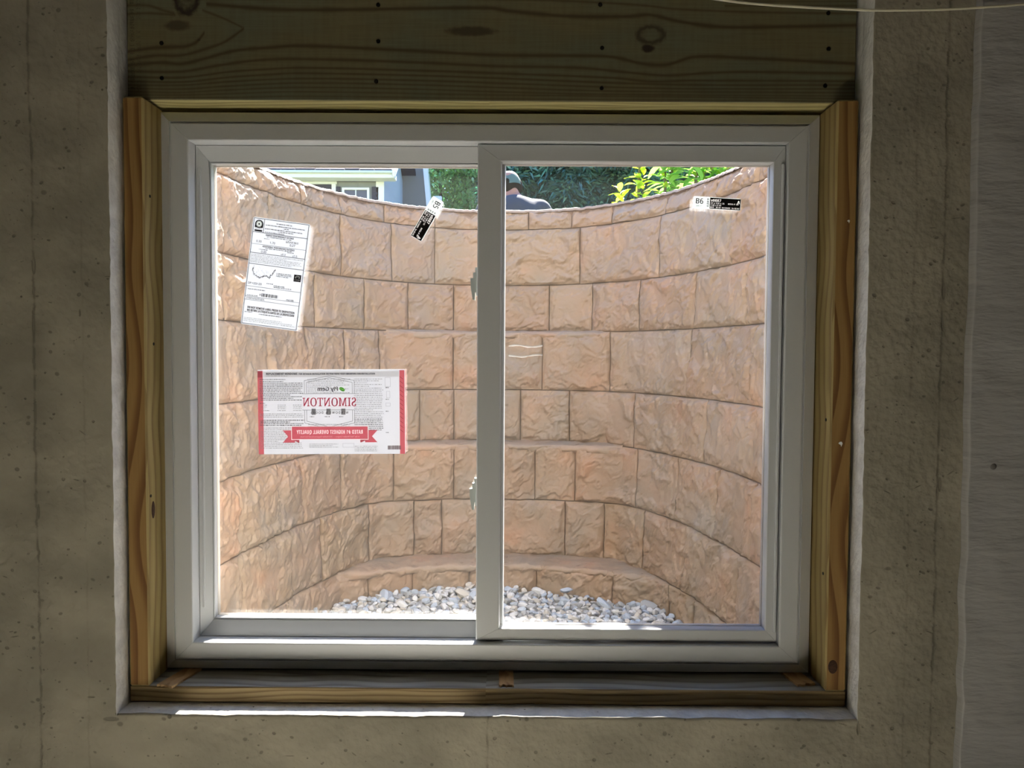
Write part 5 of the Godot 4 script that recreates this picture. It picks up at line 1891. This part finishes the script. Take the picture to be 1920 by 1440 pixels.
func build_person():
	var skin := mat(Color(0.62, 0.42, 0.35), 0.5, {"subsurf_scatter_enabled": true, "subsurf_scatter_strength": 0.08})
	var shirt := mat(Color(0.185, 0.20, 0.25), 0.9)
	var short := mat(Color(0.40, 0.38, 0.32), 0.9)
	var boot := mat(Color(0.24, 0.18, 0.13), 0.8)
	var hairm := mat(Color(0.10, 0.08, 0.065), 0.9, {"metallic_specular": 0.2})
	var capm := mat(Color(0.33, 0.40, 0.385), 0.9, {"metallic_specular": 0.2})
	var P := thing("person", "person in a grey-green cap and dark shirt kneeling with back turned beyond the well rim", "person", Vector3(0.02, GRADE, -4.2))
	# joints, facing away from the window
	var hip := [Vector3(-0.10, 0.31, 0.02), Vector3(0.10, 0.31, 0.02)]
	var knee := [Vector3(-0.15, 0.07, -0.37), Vector3(0.15, 0.07, -0.37)]
	var ankle := [Vector3(-0.11, 0.07, 0.06), Vector3(0.11, 0.07, 0.06)]
	var toe := [Vector3(-0.10, 0.035, 0.24), Vector3(0.10, 0.035, 0.24)]
	var waist := Vector3(0.005, 0.42, -0.04)
	var chest := Vector3(0.02, 0.61, -0.13)
	var neck := Vector3(0.02, 0.745, -0.20)
	var head := Vector3(-0.025, 0.855, -0.245)
	var sh := [Vector3(-0.175, 0.68, -0.17), Vector3(0.205, 0.67, -0.17)]
	var elbow := [Vector3(-0.33, 0.45, -0.27), Vector3(0.375, 0.47, -0.25)]
	var wrist := [Vector3(-0.22, 0.26, -0.44), Vector3(0.25, 0.26, -0.45)]
	var b := []
	b.append([hip[0] + Vector3(0.02, 0.0, 0), hip[1] - Vector3(0.02, 0.0, 0), 0.125, 0.125])
	b.append([(hip[0] + hip[1]) / 2.0, waist, 0.14, 0.135])
	b.append([waist + Vector3(-0.04, 0, 0), chest + Vector3(-0.06, 0, 0), 0.12, 0.125])
	b.append([waist + Vector3(0.04, 0, 0), chest + Vector3(0.06, 0, 0), 0.12, 0.125])
	b.append([chest + Vector3(0, 0.05, -0.02), sh[0], 0.10, 0.07])
	b.append([chest + Vector3(0, 0.05, -0.02), sh[1], 0.10, 0.07])
	b.append([chest + Vector3(0, 0.05, 0), neck, 0.10, 0.062])
	b.append([neck, head + Vector3(0.005, -0.03, 0.01), 0.060, 0.055])
	for s in 2:
		b.append([sh[s], elbow[s], 0.060, 0.044])
		b.append([elbow[s], wrist[s], 0.045, 0.029])
		b.append([hip[s], knee[s], 0.095, 0.062])
		b.append([knee[s], ankle[s], 0.062, 0.040])
		b.append([ankle[s], toe[s], 0.042, 0.032])
	obj("body", body_mesh(b, 0.014, 0.035), skin, P)
	# head with jaw, nose, ears and eye sockets; it turns a little to the left and looks down
	var look := Basis(Vector3.UP, 0.55) * Basis(Vector3.RIGHT, -0.22)
	var hb := []
	for q in [[0, 0.045, 0.02, 0, 0.045, -0.03, 0.078, 0.074], [0, 0.0, -0.045, 0, -0.055, -0.06, 0.052, 0.036], [-0.02, -0.05, -0.02, 0.02, -0.05, -0.02, 0.045, 0.045], [0, 0.02, -0.10, 0, -0.01, -0.112, 0.009, 0.013], [-0.072, 0.0, 0.0, -0.082, 0.025, 0.008, 0.012, 0.014], [0.072, 0.0, 0.0, 0.082, 0.025, 0.008, 0.012, 0.014], [-0.018, -0.042, -0.088, 0.018, -0.042, -0.088, 0.009, 0.009], [0, 0.0, 0.03, 0.0, -0.09, 0.03, 0.058, 0.055]]:
		hb.append([head + look * Vector3(q[0], q[1], q[2]), head + look * Vector3(q[3], q[4], q[5]), q[6], q[7]])
	var hd := obj("head", body_mesh(hb, 0.006, 0.02), skin, P)
	for s in [-1.0, 1.0]:
		var em := SphereMesh.new()
		em.radius = 0.011; em.height = 0.022
		obj("eye", em, mat(Color(0.85, 0.85, 0.83), 0.3), hd, head + look * Vector3(s * 0.031, 0.027, -0.082))
	var hr := []
	for q in [[-0.035, 0.01, 0.045, 0.035, 0.01, 0.045, 0.052, 0.052], [-0.034, -0.02, 0.048, 0.034, -0.02, 0.048, 0.038, 0.038], [-0.066, 0.02, 0.0, -0.06, 0.02, 0.03, 0.024, 0.024], [0.066, 0.02, 0.0, 0.06, 0.02, 0.03, 0.024, 0.024]]:
		hr.append([head + look * Vector3(q[0], q[1], q[2]), head + look * Vector3(q[3], q[4], q[5]), q[6], q[7]])
	obj("hair", body_mesh(hr, 0.007, 0.02), hairm, P)
	# cap: crown of six gores and a peak
	var cp := PackedVector3Array()
	for j in 9:
		var t := j / 8.0 * PI * 0.5
		for i in 25:
			var a := TAU * i / 24.0
			var gore := 1.0 - 0.012 * pow(absf(cos(a * 3.0)), 8.0)
			cp.append(head + look * (Vector3(cos(a) * 0.094 * cos(t) * gore, -0.004 + 0.134 * sin(t), 0.004 + sin(a) * 0.110 * cos(t) * gore)))
	var cap := obj("cap", grid_mesh(cp, 25, 9, false), capm, P)
	var pk := PackedVector3Array()
	for side in 2:
		for j in 6:
			for i in 13:
				var a := PI + PI * (0.14 + 0.72 * i / 12.0)
				var t := j / 5.0
				pk.append(head + look * Vector3(cos(a) * (0.085 + 0.0 * t), 0.006 - 0.012 * t - 0.02 * pow(cos(a), 2) - side * 0.004, -0.005 + sin(a) * 0.100 - 0.07 * t * sin(-a)))
	obj("peak", grid_mesh(pk, 13, 12, false), capm, cap)
	# shirt: the torso's capsules, wider, with short sleeves
	var sb := []
	sb.append([waist + Vector3(-0.05, -0.10, 0.03), chest + Vector3(-0.065, 0, 0.005), 0.135, 0.138])
	sb.append([waist + Vector3(0.05, -0.10, 0.03), chest + Vector3(0.065, 0, 0.005), 0.135, 0.138])
	for s in 2:
		sb.append([chest + Vector3(0, 0.05, -0.01), sh[s] + Vector3(0, -0.005, 0), 0.115, 0.084])
		sb.append([sh[s], sh[s].lerp(elbow[s], 0.36), 0.078, 0.074])
	sb.append([chest + Vector3(0, 0.05, 0.0), neck + Vector3(0, -0.055, 0.01), 0.11, 0.070])
	obj("shirt", body_mesh(sb, 0.013, 0.04, [[Vector3(0, -1, 0), -0.30]]), shirt, P)
	var pb := []
	pb.append([hip[0] + Vector3(0.02, 0, 0), hip[1] - Vector3(0.02, 0, 0), 0.140, 0.140])
	pb.append([(hip[0] + hip[1]) / 2.0, waist + Vector3(0, -0.03, 0), 0.150, 0.14])
	for s in 2:
		pb.append([hip[s], hip[s].lerp(knee[s], 0.82), 0.112, 0.085])
	obj("shorts", body_mesh(pb, 0.014, 0.03), short, P)
	for s in 2:
		obj("boot", body_mesh([[ankle[s] + Vector3(0, 0.0, -0.06), ankle[s], 0.052, 0.052], [ankle[s], toe[s], 0.052, 0.042]], 0.010, 0.02), boot, P)
		# hand: palm, four bent fingers and a thumb, resting on the soil
		var d: Vector3 = (wrist[s] - elbow[s]).normalized()
		var out := Vector3(-1 if s == 0 else 1, 0, 0)
		var hnd := []
		var palm: Vector3 = wrist[s] + d * 0.075
		hnd.append([wrist[s], palm + out * 0.018, 0.024, 0.016])
		hnd.append([wrist[s], palm - out * 0.018, 0.024, 0.016])
		for k in 4:
			var base: Vector3 = palm + out * (0.028 - 0.018 * k)
			var len_: float = [0.062, 0.078, 0.083, 0.072][k]
			var m1: Vector3 = base + (d + Vector3(0, -0.1, 0)).normalized() * len_ * 0.5
			var m2: Vector3 = m1 + (d + Vector3(0, -0.8, 0.2)).normalized() * len_ * 0.32
			hnd.append([base, m1, 0.0090, 0.0085])
			hnd.append([m1, m2, 0.0085, 0.0080])
			hnd.append([m2, m2 + Vector3(0, -1, 0.35).normalized() * len_ * 0.25, 0.0080, 0.0072])
		var tb: Vector3 = wrist[s] + d * 0.03 - out * 0.022
		var t1: Vector3 = tb + (d - out * 0.9).normalized() * 0.035
		hnd.append([tb, t1, 0.012, 0.0105])
		hnd.append([t1, t1 + (d - out * 0.1 + Vector3(0, -0.3, 0)).normalized() * 0.03, 0.0105, 0.0085])
		obj("hand", body_mesh(hnd, 0.0042, 0.006), skin, P)
